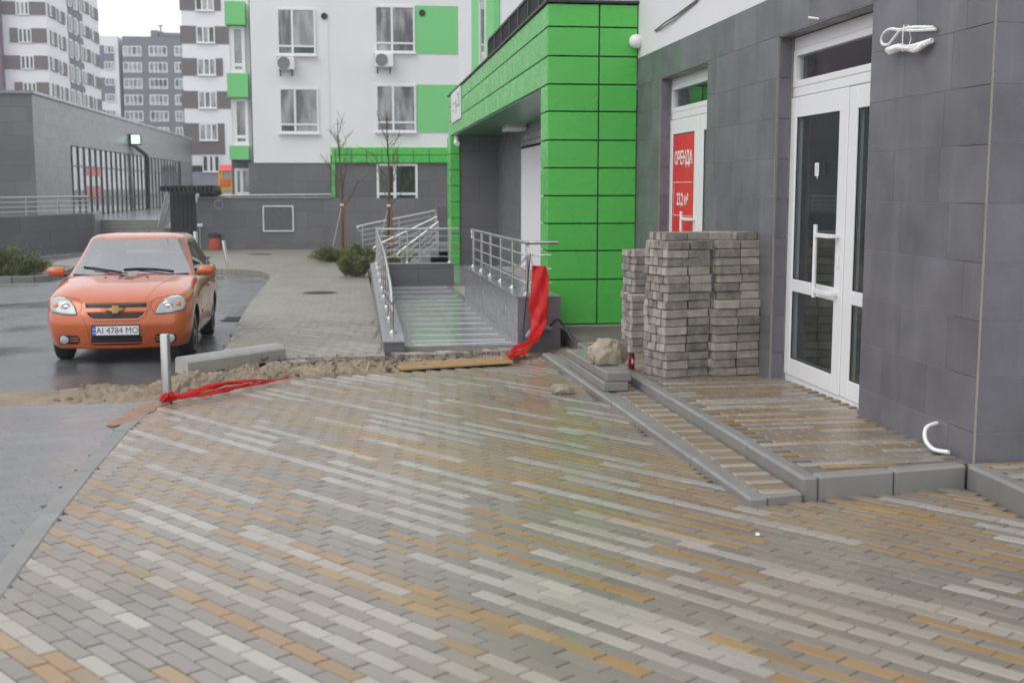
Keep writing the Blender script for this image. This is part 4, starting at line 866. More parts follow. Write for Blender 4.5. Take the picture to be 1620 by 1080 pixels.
for o in [o for o in bpy.data.objects if o.name.startswith('cut')]: bpy.data.objects.remove(o)
body.modifiers.clear(); body.data = nm; nm.name = 'body'; smooth(nm, 40); body.parent = car
bmb = bmesh.new(); bmb.from_mesh(nm); bvh = BVHTree.FromBMesh(bmb)
# greenhouse
def gl(wd, yf, yr, bow, cr, z, rb=.16): return outline(wd, yf, yr, bow, cr, z if callable(z) else (lambda x, y: z), rb)
G = []
for i in range(9):
    t = i/8; e = t+.10*math.sin(math.pi*t)
    zb = lambda x, y, t=t, e=e: (belt(y)-.03 + .02)*(1-t) + (1.43)*t
    G.append(gl(.785*(1-t)+.605*t - .0, 1.02*(1-e)+1.78*e, 3.98*(1-e*.97)+3.28*e*.97, .30*(1-t)+.22*t, .13*(1-t)+.16*t, zb))
base = [G[0]]; roofl = [gl(.585, 1.82, 3.24, .22, .17, 1.452), gl(.54, 1.92, 3.16, .20, .17, 1.478), gl(.42, 2.08, 3.0, .14, .14, 1.495), gl(.22, 2.3, 2.8, .05, .08, 1.502)]
loops = G + roofl; n = len(loops[0]); nf, nc, ns = 14, 6, 40
i_side = nf+nc; 
def seg_kind(k, row, pt):
    "which pane a face of the glass band belongs to"
    y = pt[1]-YF0; z = pt[2]
    if 1 <= row <= 7:
        if k <= nf+2 or k >= n-3: return 'windshield'
        if nf+nc-1 <= k < nf+nc+ns-1 or n-nc-ns <= k < n-nc:
            lo = belt(pt[1])+.035
            if z < lo or z > 1.385: return None
            f = (z-.98)/.42; 
            if 1.36+.50*f < y < 2.36: return 'front_side_window'
            if 2.44 < y < 3.48-.28*f: return 'rear_side_window'
        r0 = nf+nc+ns+nc-1
        if r0 < k < r0+nf-1 and 1 < row < 7: return 'rear_window'
    return None
parts = {}
for i in range(len(loops)-1):
    for k in range(n):
        q = [loops[i][k], loops[i][(k+1) % n], loops[i+1][(k+1) % n], loops[i+1][k]]; c = [sum(p[j] for p in q)/4 for j in range(3)]
        kd = seg_kind(k, i, c) or 'roof'
        if kd.endswith('side_window'): kd += '|L' if c[0] < 0 else '|R'
        parts.setdefault(kd, []).append(q)
parts['roof'].append(list(loops[-1]))
gb_ = bmesh.new()
for kd, fs in parts.items():
    bm = bmesh.new(); vd = {}
    for q in fs:
        vs = []
        for p in q:
            kk = tuple(round(x, 5) for x in p)
            if kk not in vd: vd[kk] = bm.verts.new(p)
            if vd[kk] not in vs: vs.append(vd[kk])
        if len(vs) > 2:
            try: bm.faces.new(vs)
            except ValueError: pass
    bmesh.ops.recalc_face_normals(bm, faces=bm.faces)
    up = sum((f.normal.dot(f.calc_center_median()-Vector((0, 1.4, .9))) for f in bm.faces))
    if up < 0: bmesh.ops.reverse_faces(bm, faces=bm.faces)
    me = bpy.data.meshes.new(kd.split('|')[0]); bm.to_mesh(me)
    if kd != 'roof': pass
    me.materials.append(m_paint if kd == 'roof' else (m_cglass if kd in ('windshield', 'rear_window') else m_sglass)); smooth(me, 40)
    link(bpy.data.objects.new(me.name, me), car); gb_.from_mesh(me); bm.free()
bvg = BVHTree.FromBMesh(gb_)
# pieces laid onto the body surface
def hit(o, d, tree=None):
    best = None
    for t in ([tree] if tree else [bvh, bvg]):
        p, nrm, _, ds = t.ray_cast(Vector(o), Vector(d))
        if p is not None and (best is None or ds < best[2]): best = (p, nrm if nrm.dot(Vector(d)) < 0 else -nrm, ds)
    return best
def patch(name, poly, m, off=.004, thick=.012, axis='front', res=.03, parent=None, tree=None, sm=30, label=None):
    "a shaped piece that follows the bodywork: poly is in the front view (x, z) or side view (y, z)"
    bm = bmesh.new(); vs = [bm.verts.new((a, 0, b)) for a, b in poly]; f = bm.faces.new(vs)
    bmesh.ops.triangulate(bm, faces=[f])
    for _ in range(4):
        es = [e for e in bm.edges if e.calc_length() > res]
        if not es: break
        bmesh.ops.subdivide_edges(bm, edges=es, cuts=1)
        bmesh.ops.triangulate(bm, faces=[f for f in bm.faces if len(f.verts) > 3])
    d = {'front': (0, 1, 0), 'left': (1, 0, 0), 'right': (-1, 0, 0), 'top': (0, 0, -1)}[axis]; last = None; inner = []
    for v in bm.verts:
        a, b = v.co.x, v.co.z
        o = {'front': (a, -3, b), 'left': (-3, a, b), 'right': (3, a, b), 'top': (a, b, 3)}[axis]
        h = hit(o, d, tree)
        if h: last = h
        else: h = last
        v.co = h[0] + h[1]*off if h else Vector(o)
    bmesh.ops.recalc_face_normals(bm, faces=bm.faces); dd = Vector(d)
    if sum(f.normal.dot(dd) for f in bm.faces) > 0: bmesh.ops.reverse_faces(bm, faces=bm.faces)
    me = bpy.data.meshes.new(name); bm.to_mesh(me); bm.free(); me.materials.append(m); smooth(me, sm)
    o = link(bpy.data.objects.new(name, me), parent or car)
    if thick: md = o.modifiers.new('thick', 'SOLIDIFY'); md.thickness = thick; md.offset = -1 if thick > 0 else 1
    if label: o['label'] = label
    return o
def band(name, line, wd, m, axis='front', off=.002, thick=.004, parent=None, tree=None):
    "narrow strip along a line of the bodywork (panel gaps, mouldings)"
    g = Geo(); d = {'front': (0, 1, 0), 'left': (1, 0, 0), 'right': (-1, 0, 0), 'top': (0, 0, -1)}[axis]; P = []
    for (a, b), (c, e) in zip(line, line[1:]):
        k = max(1, int(math.hypot(c-a, e-b)/.03))
        P += [(a+(c-a)*i/k, b+(e-b)*i/k) for i in range(k)]
    P.append(line[-1]); H = []
    for a, b in P:
        h = hit({'front': (a, -3, b), 'left': (-3, a, b), 'right': (3, a, b), 'top': (a, b, 3)}[axis], d, tree)
        if h: H.append((h[0]+h[1]*off, h[1]))
    for i, (p, nn) in enumerate(H):
        t = (H[min(i+1, len(H)-1)][0]-H[max(i-1, 0)][0]).normalized(); s = t.cross(nn)*wd/2; g.v += [p-s, p+s]
    g.f = [(2*i, 2*i+1, 2*i+3, 2*i+2) for i in range(len(H)-1)]
    o = put(name, g, m, parent or car, world=False); o.modifiers.new('thick', 'SOLIDIFY').thickness = thick; return o
mir = lambda pl: [(-x, z) for x, z in pl][::-1]
rr_ = lambda x0, x1, z0, z1, r=.02: [(x0+r, z0), (x1-r, z0), (x1, z0+r), (x1, z1-r), (x1-r, z1), (x0+r, z1), (x0, z1-r), (x0, z0+r)]
HL = [(.44, .592), (.50, .588), (.62, .597), (.735, .618), (.765, .665), (.765, .725), (.735, .765), (.675, .785), (.60, .777), (.53, .745), (.475, .685)]
for s, pl in ((1, HL), (-1, mir(HL))):
    hl = patch('headlight', pl, m_lamp, .010, .02, res=.025)
    band('rim', pl+[pl[0]], .012, m_dark, off=.009, parent=hl)
    cx = .575*s; h = hit((cx, -3, .675), (0, 1, 0)); put('reflector', Geo().lathe([(.058, 0), (.05, -.006), (.036, -.002), (.02, -.008), (.002, -.01)], h[0]+Vector((0, -.012, 0)), 20, 'y'), m_chrome, hl, world=False, sm=50)
    h = hit((.69*s, -3, .69), (0, 1, 0)); o = put('turn_signal', Geo().lathe([(.036, 0), (.03, -.012), (.012, -.018), (.001, -.02)], (0, 0, 0), 16, 'y'), m_amber, hl, world=False, sm=60); o.location = h[0]+h[1]*.006; o.rotation_euler = (0, 0, math.atan2(-h[1].x, -h[1].y)*-1)
    FG = rr_(.42, .665, .245, .355, .03); fr_ = patch('fog_recess', FG if s > 0 else mir(FG), m_black, .003, .004)
    cx = .60*s; h = hit((cx, -3, .30), (0, 1, 0)); put('fog_lamp', Geo().lathe([(.05, .01), (.05, -.012), (.042, -.016), (.02, -.02), (.001, -.021)], h[0], 18, 'y'), m_lamp, car, world=False, sm=50)
    for z in (.285, .318): band('slat', [(.43*s, z), (.53*s, z)], .014, m_paint, off=.008, parent=fr_)
patch('upper_grille', [(-.335, .668), (.335, .668), (.35, .69), (.345, .712), (-.345, .712), (-.35, .69)], m_black, .004, .004)
patch('lower_grille', [(-.25, .548), (.25, .548), (.29, .572), (.315, .606), (-.315, .606), (-.29, .572)], m_black, .004, .004)
for z in (.565, .583): band('slat', [(-.27, z), (.27, z)], .006, m_dark, off=.009)
band('grille_bar', [(-.345, .637), (.345, .637)], .052, m_paint, off=.022, thick=.018)
band('grille_surround', [(-.36, .72), (-.345, .64), (-.31, .57), (-.24, .53), (.24, .53), (.31, .57), (.345, .64), (.36, .72)], .022, m_paint, off=.014, thick=.012)
ba = patch('bumper_intake', rr_(-.285, .285, .232, .352, .02), m_black, .003, .004)
for z in (.262, .30): band('slat', [(-.27, z), (.27, z)], .014, m_paint if z < .28 else m_dark, off=.01, parent=ba)
em = [(-.105, .615), (-.04, .615), (-.032, .588), (.032, .588), (.04, .615), (.09, .615), (.108, .66), (.043, .66), (.035, .69), (-.035, .69), (-.043, .66), (-.09, .66)]
patch('emblem', em, m_gold, .034, .012, res=.05, label='gold cross shaped bow emblem')
band('bonnet_seam', [(-.76, .79), (-.62, .795), (-.45, .765), (-.40, .73), (-.37, .722), (.37, .722), (.40, .73), (.45, .765), (.62, .795), (.76, .79)], .007, m_black, off=.0012, thick=.001)
band('bumper_seam', [(-.43, .60), (-.385, .66), (-.40, .735)], .006, m_black, off=.001, thick=.001); band('bumper_seam', [(.43, .60), (.385, .66), (.40, .735)], .006, m_black, off=.001, thick=.001)
for s in (-1, 1): band('bonnet_crease', [(.33*s, -.62), (.44*s, -.2), (.60*s, .3)], .012, m_paint, 'top', off=.003, thick=.004)
for s in (-1, 1): band('washer_jet', [(.24*s, .12), (.255*s, .14)], .02, m_black, 'top', off=.008, thick=.008)
for s in (-1, 1): band('bumper_crease', [(.405*s, .60), (.36*s, .50), (.325*s, .40), (.315*s, .23)], .02, m_paint, off=.007, thick=.007)
band('bumper_lip', [(-.62, .222), (0, .215), (.62, .222)], .02, m_paint, off=.008, thick=.008)
# plate
h = hit((0, -3, .41), (0, 1, 0)); pt = h[0]+Vector((0, -.012, 0))
lp = put('licence_plate', Geo().box((-.272, -.012, -.066), (.272, .002, .066), .004), m_black, car, world=False); lp.location = pt
put('plate_field', Geo().box((-.218, -.0145, -.052), (.262, -.011, .052), .001), mat('plate_white', (.72, .73, .74), .4), lp, world=False)
put('plate_band', Geo().box((-.262, -.0145, -.052), (-.219, -.011, .052), .001), mat('plate_blue', (.03, .12, .5), .4), lp, world=False)
put('plate_flag', Geo().box((-.254, -.0152, .012), (-.227, -.0144, .024)), mat('flag_yellow', (.75, .55, .05), .5), lp, world=False)
m_blk = mat('black_print', (.03, .03, .035), .5); MF = Matrix(((1, 0, 0, 0), (0, 0, -1, 0), (0, 1, 0, 0), (0, 0, 0, 1)))
text_mesh('plate_text', 'AI 4784 MO', .102, m_blk, lp, Matrix.Translation((.023, -.0152, -.002)) @ MF, .0005, .92)
text_mesh('plate_text', 'UA', .03, MATS['white_print'], lp, Matrix.Translation((-.2405, -.0152, -.025)) @ MF, .0005, .9)
# windscreen trim, wipers, mirrors, doors, handles
for s, pl in ((1, [(-.70, .97), (-.50, .965), (-.1, .955), (.3, .955), (.70, .97)]),):
    pass
def on_glass(x, z):
    h = hit((x, -3, z), (0, 1, 0), bvg); return h
def gline(pts, r, name, m, off=.012):
    P = []
    for (x, z) in pts:
        h = on_glass(x, z)
        if h: P.append(h[0]+h[1]*off)
    return put(name, Geo().tube(P, r, 6), m, car, world=False, sm=50)
gline([(-.60, 1.075), (-.45, 1.065), (-.30, 1.045), (-.10, 1.02)], .010, 'wiper_blade', m_black); gline([(-.45, 1.05), (-.25, 1.025), (-.02, .995)], .007, 'wiper_arm', m_black, .02)
gline([(-.08, 1.05), (.10, 1.06), (.30, 1.05), (.52, 1.02)], .010, 'wiper_blade', m_black); gline([(.10, 1.055), (.30, 1.03), (.50, 1.00)], .007, 'wiper_arm', m_black, .02)
gline([(-.70, .99), (-.45, .985), (0, .975), (.45, .985), (.70, .99)], .018, 'cowl', m_black, -.004)
for s in (-1, 1):
    mt_ = put('mirror', Geo().lathe([(.001, -.10), (.045, -.095), (.07, -.06), (.078, 0), (.07, .06), (.045, .085), (.001, .09)], (0, 0, 0), 14, 'x'), m_paint, car, world=False, sm=70); mt_.location = (.915*s, .60, 1.03); mt_.scale = (1.15, .75, .88)
    put('mirror_foot', Geo().box((.80*s, .60, .965), (.95*s, .66, .992), .008), m_black, car, world=False)
    put('mirror_glass', Geo().box((.83*s, .655, .985), (1.00*s, .662, 1.08), .003), m_cglass, car, world=False)
    ax = 'right' if s > 0 else 'left'
    for ln in ([(.62, .30), (.58, .62), (.60, .9)], [(1.62, .25), (1.62, .93)], [(2.05, .62), (2.42, .80), (2.60, .95)], [(.62, .27), (1.9, .27)]): band('door_seam', ln, .007, m_black, ax, off=.001, thick=.001)
    for y in (1.42, 2.30): band('door_handle', [(y, .80), (y+.17, .805)], .035, m_paint, ax, off=.028, thick=.022)
    band('side_moulding', [(.66, .50), (1.60, .515)], .035, m_paint, ax, off=.010, thick=.009); band('side_moulding', [(1.65, .515), (2.05, .53)], .035, m_paint, ax, off=.010, thick=.009)
    band('window_trim', [(.62, .985), (1.4, 1.005), (2.6, 1.04)], .014, m_black, ax, off=.004, thick=.004)
    band('side_repeater', [(.36, .72), (.42, .722)], .03, m_amber, ax, off=.008, thick=.006)
# cabin
m_trim = mat('cabin_trim', (.035, .035, .037), .7); m_seat = mat('seat_fabric', (.06, .06, .065), .85)
g = Geo()
dk = [(-.66, 1.42, 1.0), (.66, 1.42, 1.0), (.74, 3.9, 1.085), (-.74, 3.9, 1.085)]
g.prism([(x, y+YF0, z+.004) for x, y, z in dk], (0, 0, .02)); put('cabin_floor', g, m_trim, car, world=False)
put('dashboard', Geo().box((-.62, 1.46+YF0, 1.0), (.62, 1.74+YF0, 1.065), .015), m_trim, car, world=False)
put('instrument_hood', Geo().box((.16, 1.52+YF0, 1.07), (.52, 1.70+YF0, 1.12), .02), m_trim, car, world=False)
put('steering_wheel', Geo().tube([(.34+.17*math.cos(a*.3306), 1.80+YF0+.06*math.sin(a*.3306), 1.08+.13*math.sin(a*.3306)) for a in range(20)], .014, 6, False), m_black, car, world=False)
for sx in (-.34, .34):
    s_ = put('seat', Geo().prism([(sx-.23, 2.25+YF0, 1.0), (sx+.23, 2.25+YF0, 1.0), (sx+.20, 2.36+YF0, 1.22), (sx-.20, 2.36+YF0, 1.22)], (0, .10, .01)), m_seat, car, world=False)
    put('headrest', Geo().box((sx-.12, 2.37+YF0, 1.24), (sx+.12, 2.46+YF0, 1.38), .03), m_seat, s_, world=False)
put('rear_bench', Geo().prism([(-.60, 3.05+YF0, 1.0), (.60, 3.05+YF0, 1.0), (.54, 3.18+YF0, 1.2), (-.54, 3.18+YF0, 1.2)], (0, .1, 0)), m_seat, car, world=False)
put('inner_mirror', Geo().box((-.10, 1.84+YF0, 1.325), (.10, 1.87+YF0, 1.375), .012), m_black, car, world=False)
# wheels
def wheel(x, y, s):
    t = bpy.data.objects.new('wheel', None); COL.objects.link(t); t.parent = car; t.location = (x, y, WR)
    R_ = WR; tp = [(R_-.075, -.085), (R_-.03, -.092), (R_-.008, -.08), (R_, -.06), (R_, .06), (R_-.008, .08), (R_-.03, .092), (R_-.075, .085)]
    put('tyre', Geo().lathe(tp, (0, 0, 0), 36, 'x'), m_tyre, t, world=False, sm=40)
    g = Geo(); sgn = 1 if s > 0 else -1
    g.lathe([(R_-.072, .06*sgn), (R_-.078, .088*sgn), (R_-.095, .086*sgn), (R_-.10, .07*sgn), (.06, .062*sgn)] , (0, 0, 0), 36, 'x')
    for k in range(7):
        a = k*2*math.pi/7; M = Matrix.Rotation(a, 4, 'X'); g.prism([M @ Vector((.064*sgn, -.022, .03)), M @ Vector((.064*sgn, .022, .03)), M @ Vector((.066*sgn, .034, R_-.098)), M @ Vector((.066*sgn, -.034, R_-.098))], (.016*sgn, 0, 0))
    g.lathe([(.05, .06*sgn), (.045, .088*sgn), (.001, .09*sgn)], (0, 0, 0), 20, 'x')
    put('rim', g, m_rim, t, world=False, sm=35)
    g = Geo()
    for k in range(7):
        a = (k+.5)*2*math.pi/7; M = Matrix.Rotation(a, 4, 'X'); g.prism([M @ Vector((.0645*sgn, -.012, .07)), M @ Vector((.0645*sgn, .012, .07)), M @ Vector((.0665*sgn, .03, R_-.11)), M @ Vector((.0665*sgn, -.03, R_-.11))], (.002*sgn, 0, 0))
    put('vent', g, m_black, t, world=False)
for y in (0, WB):
    for s in (-1, 1): wheel(TR*s, y, s)
put('underbody', Geo().box((-.62, -.55, .20), (.62, 3.2, .30)), m_well, car, world=False)
for s in (-1, 1): patch('tail_light', [(4.33-.8-.35, .72), (3.50, .72), (3.50, .95), (3.30, .95)], mat('tail_red%d' % s, (.35, .01, .01), .2), .006, .008, 'right' if s > 0 else 'left')
bmb.free(); gb_.free()

# ---------------------------------------------------------------- houses and yard in the background
def rect(px0, py0, px1, py1, Y):
    a, b = wy(px0, py0, Y), wy(px1, py1, Y); return a.x, b.x, b.z, a.z
def window(parent, px, Y, cols, rowsplit=None, m=None, t=.07, mu=None, dz=.06, sill=True, name='window'):
    "framed window in a wall that faces the camera: cols are the divisions across, rowsplit the height of the lower lights"
    x0, x1, z0, z1 = rect(*px, Y); m = m or m_wing; mu = mu or t
    f = Geo(); f.box((x0, Y-dz, z0), (x0+t, Y, z1)); f.box((x1-t, Y-dz, z0), (x1, Y, z1)); f.box((x0+t, Y-dz, z0), (x1-t, Y, z0+t)); f.box((x0+t, Y-dz, z1-t), (x1-t, Y, z1))
    xs = [x0+t]+[x0+(x1-x0)*c for c in cols]+[x1-t]
    for c in cols: f.box((x0+(x1-x0)*c-mu*.6, Y-dz-.008, z0+t), (x0+(x1-x0)*c+mu*.6, Y, z1-t))
    if rowsplit:
        zr = z0+(z1-z0)*rowsplit
        for a, b in zip(xs, xs[1:]): f.box((a+(mu*.6 if a != xs[0] else 0), Y-dz, zr-mu*.5), (b-(mu*.6 if b != xs[-1] else 0), Y, zr+mu*.5))
    if sill: f.box((x0-.05, Y-dz-.1, z0-.06), (x1+.05, Y, z0-.004))
    w_ = put(name, f, m_whitepvc, parent)
    for a, b in zip(xs, xs[1:]):
        for (c, d) in ([(z0+t, z1-t)] if not rowsplit else [(z0+t, zr-mu*.5), (zr+mu*.5, z1-t)]):
            q = Geo().box((a+(mu*.6 if a != xs[0] else 0)+.002, Y-dz*.5, c+.002), (b-(mu*.6 if b != xs[-1] else 0)-.002, Y-dz*.5+.012, d-.002)); me = q.mesh('pane'); me.transform(Matrix.Translation(-root_of(parent).location)); me.materials.append(m if m is m_wing2 or random.random() < .6 else (m_wing2, m_wing3, m_wing3)[random.randrange(3)]); link(bpy.data.objects.new('pane', me), w_)
    return w_
def wall(parent, px, Y, m, dep=.3, name='wall', zb=None, proud=0):
    x0, x1, z0, z1 = rect(*px, Y); z0 = zb if zb is not None else z0
    return put(name, Geo().box((x0, Y-proud, z0), (x1, Y+dep, z1)), m, parent)
# --- white and green block
C = thing('apartment_block', 'white apartment block with green panels, dark tiled base and air conditioners', 'building', (0, 48, -.87))
YC = 48.0
m_wclose = mat('white_plaster_block', (.78, .785, .80), .8, var=.03, nscale=.4)
wall(C, (505, -90, 800, 246, ), YC, m_wclose, 6); wall(C, (392, -90, 523, 258), YC-.025, m_wclose, 6); wall(C, (393, 258.3, 523, 318), YC, m_tilefar, 6, 'base_wall'); wall(C, (522, 246, 800, 318), YC-.003, m_tilefar, 6, 'base_wall')
wall(C, (312, 314, 800, 400), YC-.4, m_tilefar, .5, 'terrace_wall'); wall(C, (312, 311.5, 525, 313.6), YC-.45, m_lav, .6, 'coping')
def gpanels(pxs, pys, Y):
    for a, b in zip(pys, pys[1:]):
        for c, d in zip(pxs, pxs[1:]):
            x0, x1, z0, z1 = rect(c, a, d, b, Y); put('cladding_panel', Geo().box((x0+.012, Y-.16, z0+.012), (x1-.012, Y+.1, z1-.012), .006), m_green, C)
gpanels([531, 556, 580, 604, 629, 654, 679, 712], [233, 245.5, 258], YC); gpanels([524.5, 531], [233, 258, 271, 293, 313], YC-.02)
for px in ((657, 9, 735, 86), (659, 134, 745, 210)):
    x0, x1, z0, z1 = rect(*px, YC); put('green_field', Geo().box((x0, YC-.03, z0), (x1, YC+.1, z1)), m_greenw, C)
window(C, (437, 13, 500, 88), YC-.025, [.40], .19); window(C, (441, 139, 505, 211), YC-.025, [.40], .19)
window(C, (592, 9, 656.5, 84), YC, [.43], .20); window(C, (594, 134, 658.5, 209), YC, [.43], .20); window(C, (595.5, 259, 661, 327), YC, [.44], .30, m_wing2, .09); window(C, (734, 11, 760, 85), YC, [], .22)
window(C, (415.5, 325.5, 465, 366), YC-.4, [], None, mat('grey_glazed_panel', (.10, .105, .115), .15), .04, .04, sill=False)
for px, py in ((513, 26), (668, 21)):
    p = wy(px, py, YC-.045 if px < 523 else YC-.04); put('vent', Geo().lathe([(.11, .02), (.13, -.02), (.09, -.02), (.08, 0)], p, 14, 'y'), m_dark, C)
def aircon(px, Y, label):
    x0, x1, z0, z1 = rect(*px, Y); t = thing('air_conditioner', label, 'air conditioner', ((x0+x1)/2, Y-.2, z0), 'air conditioners on the white block'); put('casing', Geo().box((x0, Y-.42, z0+.1), (x1, Y-.10, z1), .02), m_whitepvc, t)
    cx = x0+(x1-x0)*.36; cz = (z0+.1+z1)/2; put('fan_grille', Geo().lathe([(.235, -.425), (.24, -.437), (.20, -.437), (.19, -.43)], (cx, Y, cz), 20, 'y').lathe([(.13, -.43), (.135, -.438), (.11, -.438)], (cx, Y, cz), 18, 'y').box((cx-.2, Y-.436, cz-.006), (cx+.2, Y-.43, cz+.006)).box((cx-.006, Y-.436, cz-.2), (cx+.006, Y-.43, cz+.2)), mat('grille_grey%d' % px[0], (.22, .22, .22), .5), t)
    for f in (.12, .82): put('bracket', Geo().box((x0+(x1-x0)*f-.02, Y-.40, z0+.04), (x0+(x1-x0)*f+.02, Y, z0+.1)).box((x0+(x1-x0)*f-.02, Y-.04, z0-.12), (x0+(x1-x0)*f+.02, Y, z0+.04)), m_dark, t)
aircon((440, 92, 467, 116), YC-.025, 'air conditioner under the window left of the corner on the white block'); aircon((593, 86, 622, 112), YC, 'air conditioner under the window next to the green field')
# glazed bay at the left end of the block
B0 = YC+.9
wall(C, (358, -90, 400, 262), B0+.3, m_wclose, 4); wall(C, (366, 253.5, 400, 312), B0+.28, m_tilefar, 3, 'base_wall')
for px in ((356, 4, 389, 41), (360, 117, 394, 155), (364, 231, 395, 253)):
    x0, x1, z0, z1 = rect(*px, B0); put('green_parapet', Geo().box((x0, B0-.35, z0), (x1, B0+.3, z1)), m_greenw, C)
for px in ((365, 42, 388.5, 115.5), (369, 156, 394, 229)): window(C, px, B0+.05, [], .17, m_wing, .12)
window(C, (371, 266.5, 398.5, 308), B0+.2, [.42], None, m_wing, .1)
# terrace rail on the lower wall
tr_ = thing('terrace_rail', 'low light metal rail along the top of the far terrace wall', 'railing', (0, YC-.3, 1))
a, b = wy(345, 312, YC-.3), wy(524, 310, YC-.3); put('top_rail', Geo().tube([a+Vector((0, 0, .06)), b+Vector((0, 0, .06))], .035, 8), m_steel, tr_)
for k in range(9): q = a.lerp(b, k/8); put('post', Geo().tube([q+Vector((0, 0, -.1)), q+Vector((0, 0, .05))], .02, 6), m_steel, tr_)
# ring mark, gate, canopy, stairs
p = wy(346, 323, YC-.42); ring = [(p.x+.16*math.cos(a*.3), p.y, p.z+.16*math.sin(a*.3)) for a in range(22)]
tag(put('wall_ring', Geo().tube(ring, .014, 6, False), m_steel), 'thin pale ring fixed on the far wall right of the dark gate', 'ring')
gt = thing('dark_gate', 'black metal gate in the recess left of the far tiled wall', 'gate', (-7, 48.2, -.9)); YG = 48.3
x0, x1, z0, z1 = rect(268, 304, 312.5, 402, YG); n_ = 6
for k in range(n_): piece('gate_board', ((x1-x0)/n_-.004, .05, z1-z0), .004, m_black, gt, (x0+(x1-x0)*(k+.5)/n_+7, YG-48.2, (z0+z1)/2+.9))
p0, p1 = wy(316, 357, 47.5), wy(313, 402, 47.5); pt_ = thing('gate_post', 'slim pale post with a small floodlight beside the dark gate', 'post', p1)
put('pole', Geo().tube([p0, (p0.x, p0.y, p1.z)], .03, 8), m_steel, pt_); put('head', Geo().box((p0.x-.08, p0.y-.12, p0.z-.03), (p0.x+.12, p0.y, p0.z+.08), .01), m_print, pt_)
cv = thing('louvre_canopy', 'black louvred canopy over the dark gate', 'canopy', (-7, 48, 1.2)); x0, x1, z0, z1 = rect(259, 296.5, 347, 311, 47.6)
for k in range(13): put('louvre', Geo().box((x0+(x1-x0)*k/13+.02, 46.6+.9*(0), z1-.14), (x0+(x1-x0)*k/13+.12, 48.6, z1+.05+.03*(k % 2)), .005), m_black, cv)
[put('beam', Geo().box((x0+.3, y, z1-.24), (x1, y+.15, z1-.14)), m_black, cv) for y in (46.7, 48.3)]; put('fascia', Geo().box((x0+1.2, 48.46, z0-.1), (x1, 48.6, z1-.2)), m_dark, cv)
sr = thing('entrance_steps', 'wide concrete steps up to the glazed hall, behind the car', 'stairs', (-10, 52, -.9)); g = Geo()
for k in range(8):
    xa, xb = wy(150, 340, 52).x, wy(264, 340, 52).x; piece('step', (xb-xa, 6-.34*k, .135), .012, m_kerb, sr, ((xa+xb)/2+10, 50.8+.34*k/2+.34*k/2+(6-.34*k)/2-52, gz(51)+.135*(k+.5)+.9))
xa = wy(264, 340, 51.2).x
cw = thing('stair_cheek', 'sloping pale cheek wall with glass guard at the right of the far steps', 'wall', (xa, 52, -.9))
put('cheek', Geo().prism([(xa, 50.4, -1.2), (xa, 50.4, -.1), (xa, 51.4, .12), (xa, 51.4, -1.2)], (.7, 0, 0)), m_tilefar, cw)
q = [wy(250, 359, 50.3), wy(266, 359, 50.3), wy(276.5, 310, 50.3), wy(263, 304, 50.3)]; put('guard_panel', Geo().prism(q, (0, .05, 0)), m_lav, cw); put('guard_frame', Geo().tube([q[0], q[3]], .025, 6).tube([q[1]+Vector((-.2, -.03, .1)), q[3]+Vector((.2, -.03, -.1))], .012, 6).tube([q[0]+Vector((.1, -.03, .1)), q[2]+Vector((-.1, -.03, 0))], .012, 6), m_steel, cw)
# retaining wall with rail, left
rw = thing('retaining_wall', 'dark tiled retaining wall left of the far steps', 'wall', (-11, 45, -.9))
A, Bq = Vector((-11.95, 41.8, 0)), Vector((-9.85, 47.3, 0)); dirv = (A-Bq).normalized(); A2 = A + dirv*9; zt = .575
nn = Vector((dirv.y, -dirv.x, 0)); nn = nn if nn.x < 0 else -nn
put('wall', Geo().prism([(A2.x, A2.y, -1.3), (Bq.x, Bq.y, -1.3), (Bq.x, Bq.y, zt-.04), (A2.x, A2.y, zt-.04)], nn*.35), m_tilefar, rw)
put('coping', Geo().prism([(A2.x, A2.y, zt-.04), (Bq.x, Bq.y, zt-.04), (Bq.x, Bq.y, zt+.01), (A2.x, A2.y, zt+.01)], nn*.40), m_lav, rw)
put('plinth', Geo().prism([tuple(A2-nn*.9+Vector((0, 0, -1.2))), tuple(Bq-nn*.9+Vector((0, 0, -1.2))), tuple(Bq-nn*.9+Vector((0, 0, gz(46)-.02))), tuple(A2-nn*.9+Vector((0, 0, gz(44)-.02)))], nn*.9), m_lav, rw)
put('end_wall', Geo().prism([(Bq.x-.02, Bq.y+.02, -1.3), (Bq.x+.12, Bq.y+.02, -1.3), (-10.75, 53.5, -1.3), (-10.95, 53.5, -1.3)], (0, 0, 1.3+zt-.03)), m_tilefarx, rw)
rr2 = thing('handrail', 'long four bar steel handrail on the far left retaining wall', 'handrail', (-11, 45, zt))
for k in range(4): put('top_rail' if k == 3 else 'bar', Geo().tube([A2+nn*.15+Vector((0, 0, zt+.12+.165*k)), Bq+nn*.15+Vector((0, 0, zt+.12+.165*k))], .032 if k == 3 else .02, 8), m_steel, rr2)
for k in range(9): q = Bq.lerp(A2, k/8)+nn*.15; put('post', Geo().tube([q+Vector((0, 0, zt)), q+Vector((0, 0, zt+.62))], .025, 8), m_steel, rr2)
